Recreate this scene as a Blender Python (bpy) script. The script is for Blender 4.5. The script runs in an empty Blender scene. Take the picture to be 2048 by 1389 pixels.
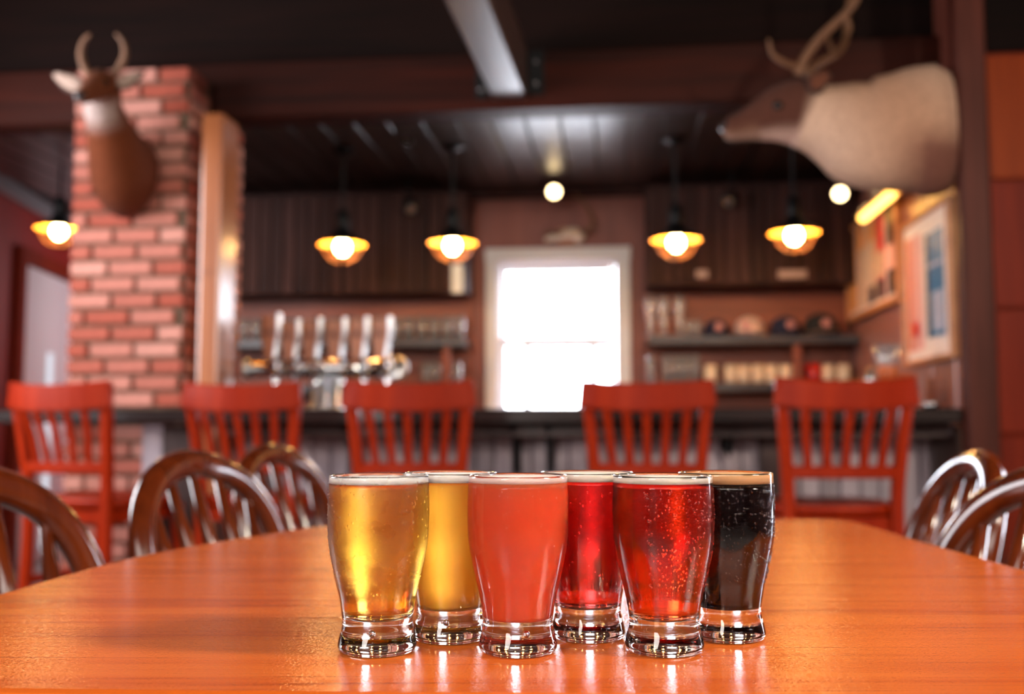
import bpy, bmesh, math, random
from mathutils import Vector, Matrix
random.seed(7)
SC = bpy.context.scene
COL = SC.collection

# ------------------------------------------------------------------ camera, world, light, exposure
FPX = 1991.0
PITCH = math.atan((853 - 694.5) / FPX)
YAW = math.radians(6.0)
TABLE_Z = 0.75
CAM_Z = 0.877
cd = bpy.data.cameras.new('camera')
cam = bpy.data.objects.new('camera', cd); COL.objects.link(cam)
cam.location = (0, 0, CAM_Z)
cam.rotation_euler = (math.pi / 2 + PITCH, 0, YAW)
cd.sensor_width = 36.0; cd.lens = 36.0 * FPX / 2048
cd.clip_start = 0.02; cd.clip_end = 200
cd.dof.use_dof = True; cd.dof.focus_distance = 0.565; cd.dof.aperture_fstop = 4.9
cd.dof.aperture_blades = 7
SC.camera = cam

SC.view_settings.view_transform = 'Standard'
SC.view_settings.look = 'None'
SC.view_settings.exposure = 0.0
SC.view_settings.gamma = 1.0
SC.view_settings.use_curve_mapping = False
SC.cycles.use_denoising = True
SC.cycles.max_bounces = 14
SC.cycles.transmission_bounces = 12
SC.cycles.transparent_max_bounces = 16
SC.cycles.sample_clamp_indirect = 40

w = bpy.data.worlds.new('sky'); SC.world = w; w.use_nodes = True
wb = w.node_tree.nodes['Background']
wb.inputs[0].default_value = (0.83, 0.89, 1.0, 1); wb.inputs[1].default_value = 30.0

def area_lamp(name, loc, target, sx, sy, power, color, spread=180):
    l = bpy.data.lights.new(name, 'AREA'); l.shape = 'RECTANGLE'; l.size = sx; l.size_y = sy
    l.energy = power; l.color = color; l.spread = math.radians(spread)
    o = bpy.data.objects.new(name, l); COL.objects.link(o)
    o.location = loc
    o.rotation_euler = (Vector(target) - Vector(loc)).to_track_quat('-Z', 'Y').to_euler()
    return o
# daylight through the street windows behind the camera, the window on the right, and added fills
area_lamp('street_window_light', (-1.9, -3.35, 1.95), (0.0, 3.5, 1.0), 1.3, 1.3, 95, (1.0, 0.93, 0.86))
area_lamp('overhead_bounce_fill', (0.2, -1.3, 2.70), (0.0, 3.0, 0.5), 3.2, 1.8, 120, (1.0, 0.92, 0.84))  # added overhead fill standing in for light bounced off the ceiling
area_lamp('side_window_light', (2.2, 0.22, 2.2), (0.0, 0.75, 0.78), 0.34, 0.34, 88, (1.0, 0.86, 0.68))
area_lamp('left_fill_light', (-2.85, 2.35, 1.7), (1.8, 3.9, 1.2), 1.2, 1.2, 70, (0.97, 0.96, 1.0))  # added unseen fill from the left, brightens the picture wall
area_lamp('passage_fill_light', (-2.68, 6.7, 1.6), (-3.8, 6.7, 1.2), 0.9, 1.2, 14, (0.95, 0.96, 1.0))  # added unseen fill that brightens the white door in the passage

# ------------------------------------------------------------------ placing helpers
SP, CP, SY, CY = math.sin(PITCH), math.cos(PITCH), math.sin(YAW), math.cos(YAW)
FW = Vector((-SY, CY, 0)); RT = Vector((CY, SY, 0)); UP = Vector((0, 0, 1)); CAM = Vector((0, 0, CAM_Z))
def ray(u, v):
    x = (u - 1024) / FPX; y = (694.5 - v) / FPX
    return RT * x + FW * (CP - y * SP) + UP * (SP + y * CP)
def atY(u, v, Y):
    r = ray(u, v); return CAM + r * (Y / r.y)
def atX(u, v, X):
    r = ray(u, v); return CAM + r * (X / r.x)
def atZ(u, v, Z):
    r = ray(u, v); return CAM + r * ((Z - CAM_Z) / r.z)
def atD(u, v, d):
    r = ray(u, v); return CAM + r * (d / r.dot(FW))
def cc(xc, d, z=0.0):
    p = RT * xc + FW * d; return Vector((p.x, p.y, z))

# ------------------------------------------------------------------ materials
def srgb(r, g, b):
    def f(c):
        c /= 255.0
        return c / 12.92 if c <= 0.04045 else ((c + 0.055) / 1.055) ** 2.4
    return (f(r), f(g), f(b), 1.0)
def new_mat(name):
    m = bpy.data.materials.new(name); m.use_nodes = True
    nt = m.node_tree; b = nt.nodes['Principled BSDF']
    return m, nt, b
def setp(b, **k):
    names = dict(color='Base Color', rough='Roughness', metal='Metallic', ior='IOR', trans='Transmission Weight',
                 spec='Specular IOR Level', coat='Coat Weight', coat_rough='Coat Roughness', alpha='Alpha',
                 emit='Emission Color', emit_s='Emission Strength', sss='Subsurface Weight', sheen='Sheen Weight')
    for a, v in k.items(): b.inputs[names[a]].default_value = v
def mat(name, color, rough=0.5, metal=0.0, noise=0.12, nscale=30, bump=0.0, **k):
    m, nt, b = new_mat(name)
    setp(b, color=color, rough=rough, metal=metal, **k)
    if noise > 0:
        tc = nt.nodes.new('ShaderNodeTexCoord'); n = nt.nodes.new('ShaderNodeTexNoise')
        n.inputs['Scale'].default_value = nscale; n.inputs['Detail'].default_value = 4
        nt.links.new(tc.outputs['Object'], n.inputs['Vector'])
        mx = nt.nodes.new('ShaderNodeMix'); mx.data_type = 'RGBA'
        mx.inputs['A'].default_value = tuple(c * (1 - noise) for c in color[:3]) + (1,)
        mx.inputs['B'].default_value = tuple(min(1, c * (1 + noise)) for c in color[:3]) + (1,)
        nt.links.new(n.outputs['Fac'], mx.inputs['Factor']); nt.links.new(mx.outputs['Result'], b.inputs['Base Color'])
        if bump > 0:
            bp = nt.nodes.new('ShaderNodeBump'); bp.inputs['Strength'].default_value = bump; bp.inputs['Distance'].default_value = 0.005
            nt.links.new(n.outputs['Fac'], bp.inputs['Height']); nt.links.new(bp.outputs['Normal'], b.inputs['Normal'])
    return m
def wood(name, dark, light, stretch=(1.5, 30, 30), rough=0.4, coat=0.0, coat_rough=0.1, bump=0.15, vary=0.0, knots=False, dist=0.002):
    m, nt, b = new_mat(name)
    setp(b, rough=rough, coat=coat, coat_rough=coat_rough)
    N = nt.nodes.new; L = nt.links.new
    tc = N('ShaderNodeTexCoord'); mp = N('ShaderNodeMapping'); mp.inputs['Scale'].default_value = stretch
    L(tc.outputs['Object'], mp.inputs['Vector'])
    n = N('ShaderNodeTexNoise'); n.inputs['Scale'].default_value = 1.0; n.inputs['Detail'].default_value = 8; n.inputs['Roughness'].default_value = 0.65
    n.inputs['Distortion'].default_value = 0.4
    L(mp.outputs['Vector'], n.inputs['Vector'])
    cr = N('ShaderNodeValToRGB'); cr.color_ramp.elements[0].position = 0.3; cr.color_ramp.elements[1].position = 0.72
    cr.color_ramp.elements[0].color = dark; cr.color_ramp.elements[1].color = light
    L(n.outputs['Fac'], cr.inputs['Fac'])
    out = cr.outputs['Color']
    if vary > 0:
        oi = N('ShaderNodeObjectInfo'); mr = N('ShaderNodeMapRange'); mr.inputs['To Min'].default_value = 1 - vary; mr.inputs['To Max'].default_value = 1 + vary
        L(oi.outputs['Random'], mr.inputs['Value'])
        vm = N('ShaderNodeVectorMath'); vm.operation = 'SCALE'
        L(out, vm.inputs[0]); L(mr.outputs['Result'], vm.inputs['Scale']); out = vm.outputs['Vector']
        ad = N('ShaderNodeVectorMath'); ad.operation = 'ADD'; cx = N('ShaderNodeCombineXYZ')
        ml = N('ShaderNodeMath'); ml.operation = 'MULTIPLY'; ml.inputs[1].default_value = 37
        L(oi.outputs['Random'], ml.inputs[0])
        for i in range(3): L(ml.outputs[0], cx.inputs[i])
        L(mp.outputs['Vector'], ad.inputs[0]); L(cx.outputs[0], ad.inputs[1]); L(ad.outputs[0], n.inputs['Vector'])
    if knots:
        vo = N('ShaderNodeTexNoise'); vo.inputs['Scale'].default_value = 5.0; vo.inputs['Detail'].default_value = 1
        L(tc.outputs['Object'], vo.inputs['Vector'])
        kr = N('ShaderNodeValToRGB'); kr.color_ramp.elements[0].position = 0.66; kr.color_ramp.elements[1].position = 0.74
        kr.color_ramp.elements[0].color = (0, 0, 0, 1); kr.color_ramp.elements[1].color = (1, 1, 1, 1)
        L(vo.outputs['Fac'], kr.inputs['Fac'])
        mx = N('ShaderNodeMix'); mx.data_type = 'RGBA'; mx.inputs['B'].default_value = tuple(c * 0.45 for c in dark[:3]) + (1,)
        L(kr.outputs['Color'], mx.inputs['Factor']); L(out, mx.inputs['A']); out = mx.outputs['Result']
    L(out, b.inputs['Base Color'])
    if bump > 0:
        bp = N('ShaderNodeBump'); bp.inputs['Strength'].default_value = bump; bp.inputs['Distance'].default_value = dist
        L(n.outputs['Fac'], bp.inputs['Height']); L(bp.outputs['Normal'], b.inputs['Normal'])
    return m
def random_ramp(name, cols, rough=0.85, bump=0.3):
    m, nt, b = new_mat(name); setp(b, rough=rough)
    N = nt.nodes.new; L = nt.links.new
    oi = N('ShaderNodeObjectInfo'); cr = N('ShaderNodeValToRGB'); cr.color_ramp.interpolation = 'LINEAR'
    els = cr.color_ramp.elements
    for i, c in enumerate(cols):
        p = i / (len(cols) - 1)
        e = els[0] if i == 0 else els[1] if i == len(cols) - 1 else els.new(p)
        e.position = p if i < len(cols) - 1 else 1.0; e.color = c
    L(oi.outputs['Random'], cr.inputs['Fac'])
    tc = N('ShaderNodeTexCoord'); n = N('ShaderNodeTexNoise'); n.inputs['Scale'].default_value = 25; n.inputs['Detail'].default_value = 5
    L(tc.outputs['Object'], n.inputs['Vector'])
    mr = N('ShaderNodeMapRange'); mr.inputs['To Min'].default_value = 0.72; mr.inputs['To Max'].default_value = 1.28
    L(n.outputs['Fac'], mr.inputs['Value'])
    vm = N('ShaderNodeVectorMath'); vm.operation = 'SCALE'; L(cr.outputs['Color'], vm.inputs[0]); L(mr.outputs['Result'], vm.inputs['Scale'])
    L(vm.outputs['Vector'], b.inputs['Base Color'])
    bp = N('ShaderNodeBump'); bp.inputs['Strength'].default_value = bump; bp.inputs['Distance'].default_value = 0.006
    L(n.outputs['Fac'], bp.inputs['Height']); L(bp.outputs['Normal'], b.inputs['Normal'])
    return m
def emitter(name, color, strength):
    m, nt, b = new_mat(name); setp(b, color=(0, 0, 0, 1), emit=color, emit_s=strength); return m
def thin_glass(name, tint=(1, 1, 1, 1), rough=0.03, base=0.10, white=0.0):
    """a thin clear sheet: passes light straight on, mirrors at grazing angles"""
    m = bpy.data.materials.new(name); m.use_nodes = True; nt = m.node_tree; nt.nodes.clear()
    N = nt.nodes.new; L = nt.links.new
    o = N('ShaderNodeOutputMaterial'); mx = N('ShaderNodeMixShader'); t = N('ShaderNodeBsdfTransparent'); g = N('ShaderNodeBsdfGlossy')
    t.inputs['Color'].default_value = tint; g.inputs['Roughness'].default_value = rough
    lw = N('ShaderNodeLayerWeight'); lw.inputs['Blend'].default_value = 0.35
    mr = N('ShaderNodeMapRange'); mr.inputs['To Min'].default_value = base; mr.inputs['To Max'].default_value = 0.6
    L(lw.outputs['Facing'], mr.inputs['Value']); L(mr.outputs['Result'], mx.inputs['Fac'])
    L(t.outputs[0], mx.inputs[1]); L(g.outputs[0], mx.inputs[2])
    if white > 0:
        df = N('ShaderNodeBsdfDiffuse'); m2 = N('ShaderNodeMixShader'); m2.inputs['Fac'].default_value = white
        df.inputs['Color'].default_value = (0.9, 0.9, 0.92, 1); L(mx.outputs[0], m2.inputs[1]); L(df.outputs[0], m2.inputs[2]); L(m2.outputs[0], o.inputs['Surface'])
    else: L(mx.outputs[0], o.inputs['Surface'])
    return m

M = {}
M['dark_board'] = wood('dark stained boards', srgb(40, 25, 23), srgb(80, 50, 45), (30, 30, 1.5), rough=0.55, bump=0.3, vary=0.25)
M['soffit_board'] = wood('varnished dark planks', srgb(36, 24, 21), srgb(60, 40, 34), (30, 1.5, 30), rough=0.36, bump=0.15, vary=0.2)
M['beam'] = wood('rough red brown beam', srgb(32, 11, 6), srgb(70, 25, 14), (1.2, 25, 25), rough=0.55, bump=0.5, vary=0.1)
M['tie_beam'] = wood('dark varnished tie beam', srgb(58, 40, 36), srgb(92, 68, 62), (25, 1.2, 25), rough=0.36, bump=0.25)
M['post_dark'] = wood('dark brown post', srgb(58, 26, 20), srgb(96, 48, 38), (25, 25, 1.2), rough=0.5, bump=0.3)
M['post_pine'] = wood('knotty pine post', srgb(140, 76, 40), srgb(190, 116, 68), (14, 14, 0.8), rough=0.30, coat=0.8, coat_rough=0.16, bump=0.12, knots=True)
M['panel_orange'] = wood('orange timber', srgb(120, 42, 8), srgb(150, 60, 14), (20, 20, 1.2), rough=0.5, bump=0.2, vary=0.2)
M['panel_red'] = wood('red brown timber', srgb(98, 24, 8), srgb(126, 38, 16), (20, 20, 1.2), rough=0.5, bump=0.2, vary=0.15)
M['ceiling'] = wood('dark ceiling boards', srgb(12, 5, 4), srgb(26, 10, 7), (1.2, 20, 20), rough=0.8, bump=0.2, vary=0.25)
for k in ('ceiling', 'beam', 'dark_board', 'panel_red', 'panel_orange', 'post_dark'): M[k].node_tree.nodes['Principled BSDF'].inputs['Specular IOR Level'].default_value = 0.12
M['wall_red'] = mat('red painted wall', srgb(136, 20, 8), 0.6, noise=0.08, nscale=4)
M['wall_plain'] = mat('brown painted wall', srgb(90, 46, 36), 0.7, noise=0.1, nscale=3)
M['window_wall'] = wood('reddish wall by window', srgb(120, 60, 48), srgb(150, 82, 66), (20, 20, 1.2), rough=0.5, bump=0.1)
M['wall_gloss'] = wood('varnished wall boards', srgb(140, 84, 74), srgb(168, 110, 98), (20, 20, 1.2), rough=0.3, coat=0.7, coat_rough=0.25, bump=0.05)
M['niche'] = wood('red brown niche back', srgb(122, 58, 36), srgb(158, 80, 52), (1.2, 20, 20), rough=0.5, bump=0.2)
M['shelf'] = wood('dark shelf', srgb(44, 34, 32), srgb(74, 60, 56), (1.2, 20, 20), rough=0.35, bump=0.1)
M['counter'] = wood('near black bar top', srgb(24, 18, 18), srgb(48, 36, 34), (1.2, 20, 20), rough=0.22, bump=0.1)
M['bar_board'] = wood('grey brown bar front', srgb(138, 124, 130), srgb(186, 172, 180), (25, 25, 1.2), rough=0.5, bump=0.25, vary=0.2)
M['bar_dark'] = wood('dark bar frame', srgb(42, 26, 24), srgb(70, 44, 40), (25, 25, 1.2), rough=0.45, bump=0.2)
M['brick'] = random_ramp('bricks', [srgb(150, 64, 44), srgb(182, 112, 92), srgb(172, 120, 84), srgb(186, 122, 106), srgb(164, 84, 60), srgb(186, 136, 108), srgb(176, 104, 84), srgb(160, 70, 56), srgb(188, 130, 116)])
M['mortar'] = mat('mortar', srgb(104, 84, 68), 0.95, noise=0.2, nscale=60, bump=0.3)
M['white_paint'] = mat('white painted wood', srgb(226, 222, 226), 0.4, noise=0.03)
M['door_white'] = mat('off white door', srgb(206, 196, 200), 0.35, noise=0.04, nscale=4)
M['floor'] = wood('grey floor boards', srgb(120, 108, 104), srgb(158, 144, 140), (1.2, 12, 12), rough=0.35, bump=0.1)
M['grey_trim'] = mat('grey trim', srgb(120, 120, 124), 0.5, noise=0.05)
M['iron'] = mat('black iron', srgb(26, 26, 28), 0.45, 0.6, noise=0.15, nscale=60)
M['chrome'] = mat('chrome', srgb(225, 228, 232), 0.08, 1.0, noise=0.02)
M['satin'] = mat('satin silver', srgb(236, 238, 242), 0.38, 1.0, noise=0.02)
M['steel'] = mat('brushed steel', srgb(190, 192, 196), 0.25, 1.0, noise=0.05)
M['stool'] = wood('cherry red stool wood', srgb(132, 27, 3), srgb(160, 42, 6), (18, 18, 1.4), rough=0.42, bump=0.03)
M['stool'].node_tree.nodes['Principled BSDF'].inputs['Specular IOR Level'].default_value = 0.14
M['chair'] = wood('dark oak chair', srgb(62, 20, 6), srgb(112, 45, 15), (16, 16, 1.4), rough=0.17, coat=0.4, coat_rough=0.08, bump=0.05)
M['pane'] = thin_glass('window pane', base=0.04)
M['shelf_glass'] = thin_glass('thin clear glass', tint=(0.96, 0.96, 0.97, 1), rough=0.15, base=0.08, white=0.10)
M['bulb'] = emitter('lit bulb', (1.0, 0.58, 0.20, 1), 120)
M['spot'] = emitter('lit spot face', (1.0, 0.72, 0.36, 1), 12)
M['tube'] = emitter('lit picture light', (1.0, 0.50, 0.10, 1), 6)
M['enamel'] = mat('glow tinted shade lining', srgb(255, 190, 90), 0.5, noise=0.02)  # orange of the bulb's glow put into the white enamel's colour
M['antler'] = mat('antler bone', srgb(116, 78, 52), 0.6, noise=0.3, nscale=25, bump=0.2)
M['eye'] = mat('dark glass eye', srgb(14, 10, 8), 0.08, noise=0)
M['nose'] = mat('wet dark nose', srgb(40, 32, 32), 0.2, noise=0.2, nscale=80)
M['white_ceramic'] = mat('cream ceramic', srgb(222, 200, 176), 0.25, noise=0.03)
M['red_ceramic'] = mat('red ceramic', srgb(190, 14, 10), 0.22, noise=0.03)
M['navy'] = mat('navy cotton', srgb(26, 30, 56), 0.9, noise=0.2, nscale=120)
M['black_cloth'] = mat('black cotton', srgb(28, 26, 28), 0.9, noise=0.2, nscale=120)
M['cap_white'] = mat('pale cotton', srgb(206, 176, 168), 0.9, noise=0.1, nscale=120)
M['cap_tan'] = mat('tan cotton', srgb(150, 116, 100), 0.9, noise=0.1, nscale=120)
M['emblem'] = mat('pale patch', srgb(190, 130, 128), 0.8, noise=0.1)
M['paddle'] = wood('tap paddle wood', srgb(150, 84, 52), srgb(186, 112, 74), (20, 20, 1.2), rough=0.35, bump=0.05)
M['paddle_mark'] = mat('brown mark', srgb(112, 58, 40), 0.5, noise=0.05)
M['paper'] = mat('white paper', srgb(240, 244, 248), 0.6, noise=0.02)
M['sign'] = mat('pale sign plate', srgb(178, 150, 144), 0.4, noise=0.05)
M['mat_board'] = mat('white mat board', srgb(238, 226, 222), 0.6, noise=0.02)
M['frame_oak'] = wood('oak picture frame', srgb(176, 108, 62), srgb(214, 150, 98), (10, 10, 10), rough=0.4, bump=0.05)
M['orange_wood'] = wood('orange box wood', srgb(186, 84, 34), srgb(222, 118, 56), (10, 10, 10), rough=0.4, bump=0.05)

def fur_mat(name):
    m, nt, b = new_mat(name); setp(b, rough=0.9, sheen=0.03, spec=0.15)
    N = nt.nodes.new; L = nt.links.new
    at = N('ShaderNodeAttribute'); at.attribute_name = 'coat'
    tc = N('ShaderNodeTexCoord'); n = N('ShaderNodeTexNoise'); n.inputs['Scale'].default_value = 60; n.inputs['Detail'].default_value = 6
    L(tc.outputs['Object'], n.inputs['Vector'])
    mr = N('ShaderNodeMapRange'); mr.inputs['To Min'].default_value = 0.65; mr.inputs['To Max'].default_value = 1.35
    L(n.outputs['Fac'], mr.inputs['Value'])
    vm = N('ShaderNodeVectorMath'); vm.operation = 'SCALE'; L(at.outputs['Color'], vm.inputs[0]); L(mr.outputs['Result'], vm.inputs['Scale'])
    L(vm.outputs['Vector'], b.inputs['Base Color'])
    bp = N('ShaderNodeBump'); bp.inputs['Strength'].default_value = 0.5; bp.inputs['Distance'].default_value = 0.01
    L(n.outputs['Fac'], bp.inputs['Height']); L(bp.outputs['Normal'], b.inputs['Normal'])
    return m
M['fur'] = fur_mat('animal fur')

# table top: orange wood, grain along local x, lacquered with a fine orange peel
def table_mat():
    m, nt, b = new_mat('orange lacquered table wood')
    N = nt.nodes.new; L = nt.links.new
    tc = N('ShaderNodeTexCoord')
    def noise(scale, detail, rough=0.6, dist=0.0):
        mp = N('ShaderNodeMapping'); mp.inputs['Scale'].default_value = scale; L(tc.outputs['Object'], mp.inputs['Vector'])
        n = N('ShaderNodeTexNoise'); n.inputs['Scale'].default_value = 1; n.inputs['Detail'].default_value = detail
        n.inputs['Roughness'].default_value = rough; n.inputs['Distortion'].default_value = dist
        L(mp.outputs['Vector'], n.inputs['Vector']); return n
    n1 = noise((2.2, 60, 1), 6, 0.6, 0.3); n2 = noise((5, 260, 1), 3, 0.5); n3 = noise((0.8, 9, 1), 2)
    cr = N('ShaderNodeValToRGB'); e = cr.color_ramp.elements
    e[0].position = 0.28; e[0].color = srgb(180, 72, 20); e[1].position = 0.62; e[1].color = srgb(222, 108, 36)
    x = e.new(0.45); x.color = srgb(208, 93, 28)
    ad = N('ShaderNodeMath'); ad.operation = 'MULTIPLY_ADD'; ad.inputs[1].default_value = 0.6; L(n1.outputs['Fac'], ad.inputs[0])
    ml = N('ShaderNodeMath'); ml.operation = 'MULTIPLY'; ml.inputs[1].default_value = 0.4; L(n3.outputs['Fac'], ml.inputs[0]); L(ml.outputs[0], ad.inputs[2])
    L(ad.outputs[0], cr.inputs['Fac'])
    pore = N('ShaderNodeValToRGB'); pe = pore.color_ramp.elements
    pe[0].position = 0.27; pe[0].color = (0.62, 0.5, 0.45, 1); pe[1].position = 0.40; pe[1].color = (1, 1, 1, 1)
    L(n2.outputs['Fac'], pore.inputs['Fac'])
    mx = N('ShaderNodeMix'); mx.data_type = 'RGBA'; mx.blend_type = 'MULTIPLY'; mx.inputs['Factor'].default_value = 1
    L(cr.outputs['Color'], mx.inputs['A']); L(pore.outputs['Color'], mx.inputs['B']); L(mx.outputs['Result'], b.inputs['Base Color'])
    fine = N('ShaderNodeTexNoise'); fine.inputs['Scale'].default_value = 560; fine.inputs['Detail'].default_value = 2
    L(tc.outputs['Object'], fine.inputs['Vector'])
    bp = N('ShaderNodeBump'); bp.inputs['Strength'].default_value = 0.30; bp.inputs['Distance'].default_value = 0.001
    L(fine.outputs['Fac'], bp.inputs['Height'])
    bp2 = N('ShaderNodeBump'); bp2.inputs['Strength'].default_value = 0.12; bp2.inputs['Distance'].default_value = 0.0006
    L(n2.outputs['Fac'], bp2.inputs['Height']); L(bp.outputs['Normal'], bp2.inputs['Normal'])
    L(bp2.outputs['Normal'], b.inputs['Normal'])
    setp(b, rough=0.17, ior=1.5)
    return m
M['table'] = table_mat()

def glass_mat(frost):
    m, nt, b = new_mat('clear beer glass' if not frost else 'beaded cold glass')
    setp(b, color=(1, 1, 1, 1), rough=0.0, trans=1.0, ior=1.5)
    return m
M['glass'] = glass_mat(False)
def frosted_glass(name, amount, mist):
    """cold glass: a fine mist of water beads over the beer, clear at the foot"""
    m, nt, b = new_mat(name)
    setp(b, color=(1, 1, 1, 1), rough=0.0, trans=1.0, ior=1.5)
    N = nt.nodes.new; L = nt.links.new
    tc = N('ShaderNodeTexCoord')
    vo = N('ShaderNodeTexVoronoi'); vo.inputs['Scale'].default_value = 900
    L(tc.outputs['Object'], vo.inputs['Vector'])
    patch = N('ShaderNodeTexNoise'); patch.inputs['Scale'].default_value = 55; patch.inputs['Detail'].default_value = 3
    L(tc.outputs['Object'], patch.inputs['Vector'])
    pr = N('ShaderNodeMapRange'); pr.inputs['From Min'].default_value = 0.34; pr.inputs['From Max'].default_value = 0.66
    L(patch.outputs['Fac'], pr.inputs['Value'])
    sx = N('ShaderNodeSeparateXYZ'); L(tc.outputs['Object'], sx.inputs[0])
    zr = N('ShaderNodeMapRange'); zr.inputs['From Min'].default_value = 0.022; zr.inputs['From Max'].default_value = 0.045
    L(sx.outputs['Z'], zr.inputs['Value'])
    mu = N('ShaderNodeMath'); mu.operation = 'MULTIPLY'; L(pr.outputs['Result'], mu.inputs[0]); L(zr.outputs['Result'], mu.inputs[1])
    mu2 = N('ShaderNodeMath'); mu2.operation = 'MULTIPLY'; mu2.inputs[1].default_value = amount; L(mu.outputs[0], mu2.inputs[0])
    bp = N('ShaderNodeBump'); bp.inputs['Distance'].default_value = 0.0004
    L(mu2.outputs[0], bp.inputs['Strength']); L(vo.outputs['Distance'], bp.inputs['Height']); L(bp.outputs['Normal'], b.inputs['Normal'])
    ro = N('ShaderNodeMath'); ro.operation = 'MULTIPLY'; ro.inputs[1].default_value = mist
    pm = N('ShaderNodeMapRange'); pm.inputs['To Min'].default_value = 0.55; L(pr.outputs['Result'], pm.inputs['Value'])
    pz_ = N('ShaderNodeMath'); pz_.operation = 'MULTIPLY'; L(pm.outputs['Result'], pz_.inputs[0]); L(zr.outputs['Result'], pz_.inputs[1])
    L(pz_.outputs[0], ro.inputs[0]); L(ro.outputs[0], b.inputs['Roughness'])
    return m
def clear_beer(name, color, density):
    m, nt, b = new_mat(name)
    setp(b, color=(1, 1, 1, 1), rough=0.0, trans=1.0, ior=1.333)
    va = nt.nodes.new('ShaderNodeVolumeAbsorption'); va.inputs['Color'].default_value = color; va.inputs['Density'].default_value = density
    nt.links.new(va.outputs[0], nt.nodes['Material Output'].inputs['Volume'])
    return m
def hazy_beer(name, color, sss=1.0):
    m, nt, b = new_mat(name)
    setp(b, color=color, rough=0.12, ior=1.33, sss=sss)
    b.inputs['Subsurface Radius'].default_value = (0.012, 0.010, 0.008); b.inputs['Subsurface Scale'].default_value = 1.0
    return m

# ------------------------------------------------------------------ mesh helpers
def obj(name, bm_or_me, m, parent=None, smooth=False, loc=None, rot=None):
    if isinstance(bm_or_me, bmesh.types.BMesh):
        bmesh.ops.recalc_face_normals(bm_or_me, faces=bm_or_me.faces)
        me = bpy.data.meshes.new(name); bm_or_me.to_mesh(me); bm_or_me.free()
    else: me = bm_or_me
    if m is not None and not me.materials: me.materials.append(m)
    if smooth:
        for p in me.polygons: p.use_smooth = True
    o = bpy.data.objects.new(name, me); COL.objects.link(o)
    if parent is not None: o.parent = parent
    if loc is not None: o.location = loc
    if rot is not None: o.rotation_euler = rot
    return o
def empty(name, loc, rotz=0.0, label=None, cat=None, group=None, kind=None):
    o = bpy.data.objects.new(name, None); COL.objects.link(o); o.location = loc; o.rotation_euler = (0, 0, rotz)
    o.empty_display_size = 0.1
    return tag(o, label, cat, group, kind)
def tag(o, label=None, cat=None, group=None, kind=None):
    if label: o['label'] = label
    if cat: o['category'] = cat
    if group: o['group'] = group
    if kind: o['kind'] = kind
    return o
def copy_tree(o, parent=None):
    c = o.copy(); COL.objects.link(c)
    if parent is not None: c.parent = parent
    for ch in list(o.children): copy_tree(ch, c)
    return c
def box(bm, c, s, bev=0.0, rot=None, seg=1):
    """box centred on c, size s, optionally rotated and bevelled"""
    mtx = Matrix.Translation(Vector(c))
    if rot is not None: mtx = mtx @ (rot if isinstance(rot, Matrix) else Matrix.Rotation(rot, 4, 'Z'))
    mtx = mtx @ Matrix.Diagonal((s[0], s[1], s[2], 1))
    r = bmesh.ops.create_cube(bm, size=1.0, matrix=mtx)
    if bev > 0:
        es = list({e for v in r['verts'] for e in v.link_edges})
        bmesh.ops.bevel(bm, geom=es, offset=bev, segments=seg, affect='EDGES', profile=0.7)
    return bm
def nbox(c, s, bev=0.0, rot=None, seg=1): return box(bmesh.new(), c, s, bev, rot, seg)
def lathe(bm, prof, n=32, m=Matrix.Identity(4), close=False):
    """prof: [(r, z)] turned about z; r == 0 closes to a point"""
    rings = []
    for r, z in prof:
        if r < 1e-6: rings.append([bm.verts.new(m @ Vector((0, 0, z)))])
        else: rings.append([bm.verts.new(m @ Vector((r * math.cos(2 * math.pi * i / n), r * math.sin(2 * math.pi * i / n), z))) for i in range(n)])
    pairs = list(zip(rings[:-1], rings[1:]))
    if close: pairs.append((rings[-1], rings[0]))
    fs = []
    for a, b in pairs:
        for i in range(n):
            j = (i + 1) % n
            if len(a) == 1 and len(b) == 1: continue
            if len(a) == 1: fs.append(bm.faces.new((a[0], b[i], b[j])))
            elif len(b) == 1: fs.append(bm.faces.new((a[i], b[0], a[j])))
            else: fs.append(bm.faces.new((a[i], b[i], b[j], a[j])))
    return fs
def capped(prof): return [(0, prof[0][1])] + list(prof) + [(0, prof[-1][1])]
def nlathe(prof, n=32, m=Matrix.Identity(4), close=False):
    bm = bmesh.new(); lathe(bm, prof, n, m, close); return bm
def axis_matrix(a, b):
    a, b = Vector(a), Vector(b); d = b - a
    return Matrix.Translation(a) @ d.to_track_quat('Z', 'Y').to_matrix().to_4x4(), d.length
def rod(bm, a, b, r, r2=None, n=10):
    m, L = axis_matrix(a, b); r2 = r if r2 is None else r2
    lathe(bm, [(0, 0), (r, 0), (r2, L), (0, L)], n, m); return bm
def nrod(a, b, r, r2=None, n=10): return rod(bmesh.new(), a, b, r, r2, n)
def catmull(pts, n):
    pts = [tuple(p) for p in pts]; out = []; k = len(pts[0])
    P = [tuple(2 * pts[0][i] - pts[1][i] for i in range(k))] + pts + [tuple(2 * pts[-1][i] - pts[-2][i] for i in range(k))]
    for s in range(len(pts) - 1):
        p0, p1, p2, p3 = P[s:s + 4]
        for j in range(n):
            t = j / n
            out.append(tuple(0.5 * (2 * p1[i] + (p2[i] - p0[i]) * t + (2 * p0[i] - 5 * p1[i] + 4 * p2[i] - p3[i]) * t * t + (3 * p1[i] - p0[i] - 3 * p2[i] + p3[i]) * t ** 3) for i in range(k)))
    out.append(pts[-1]); return out
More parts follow.
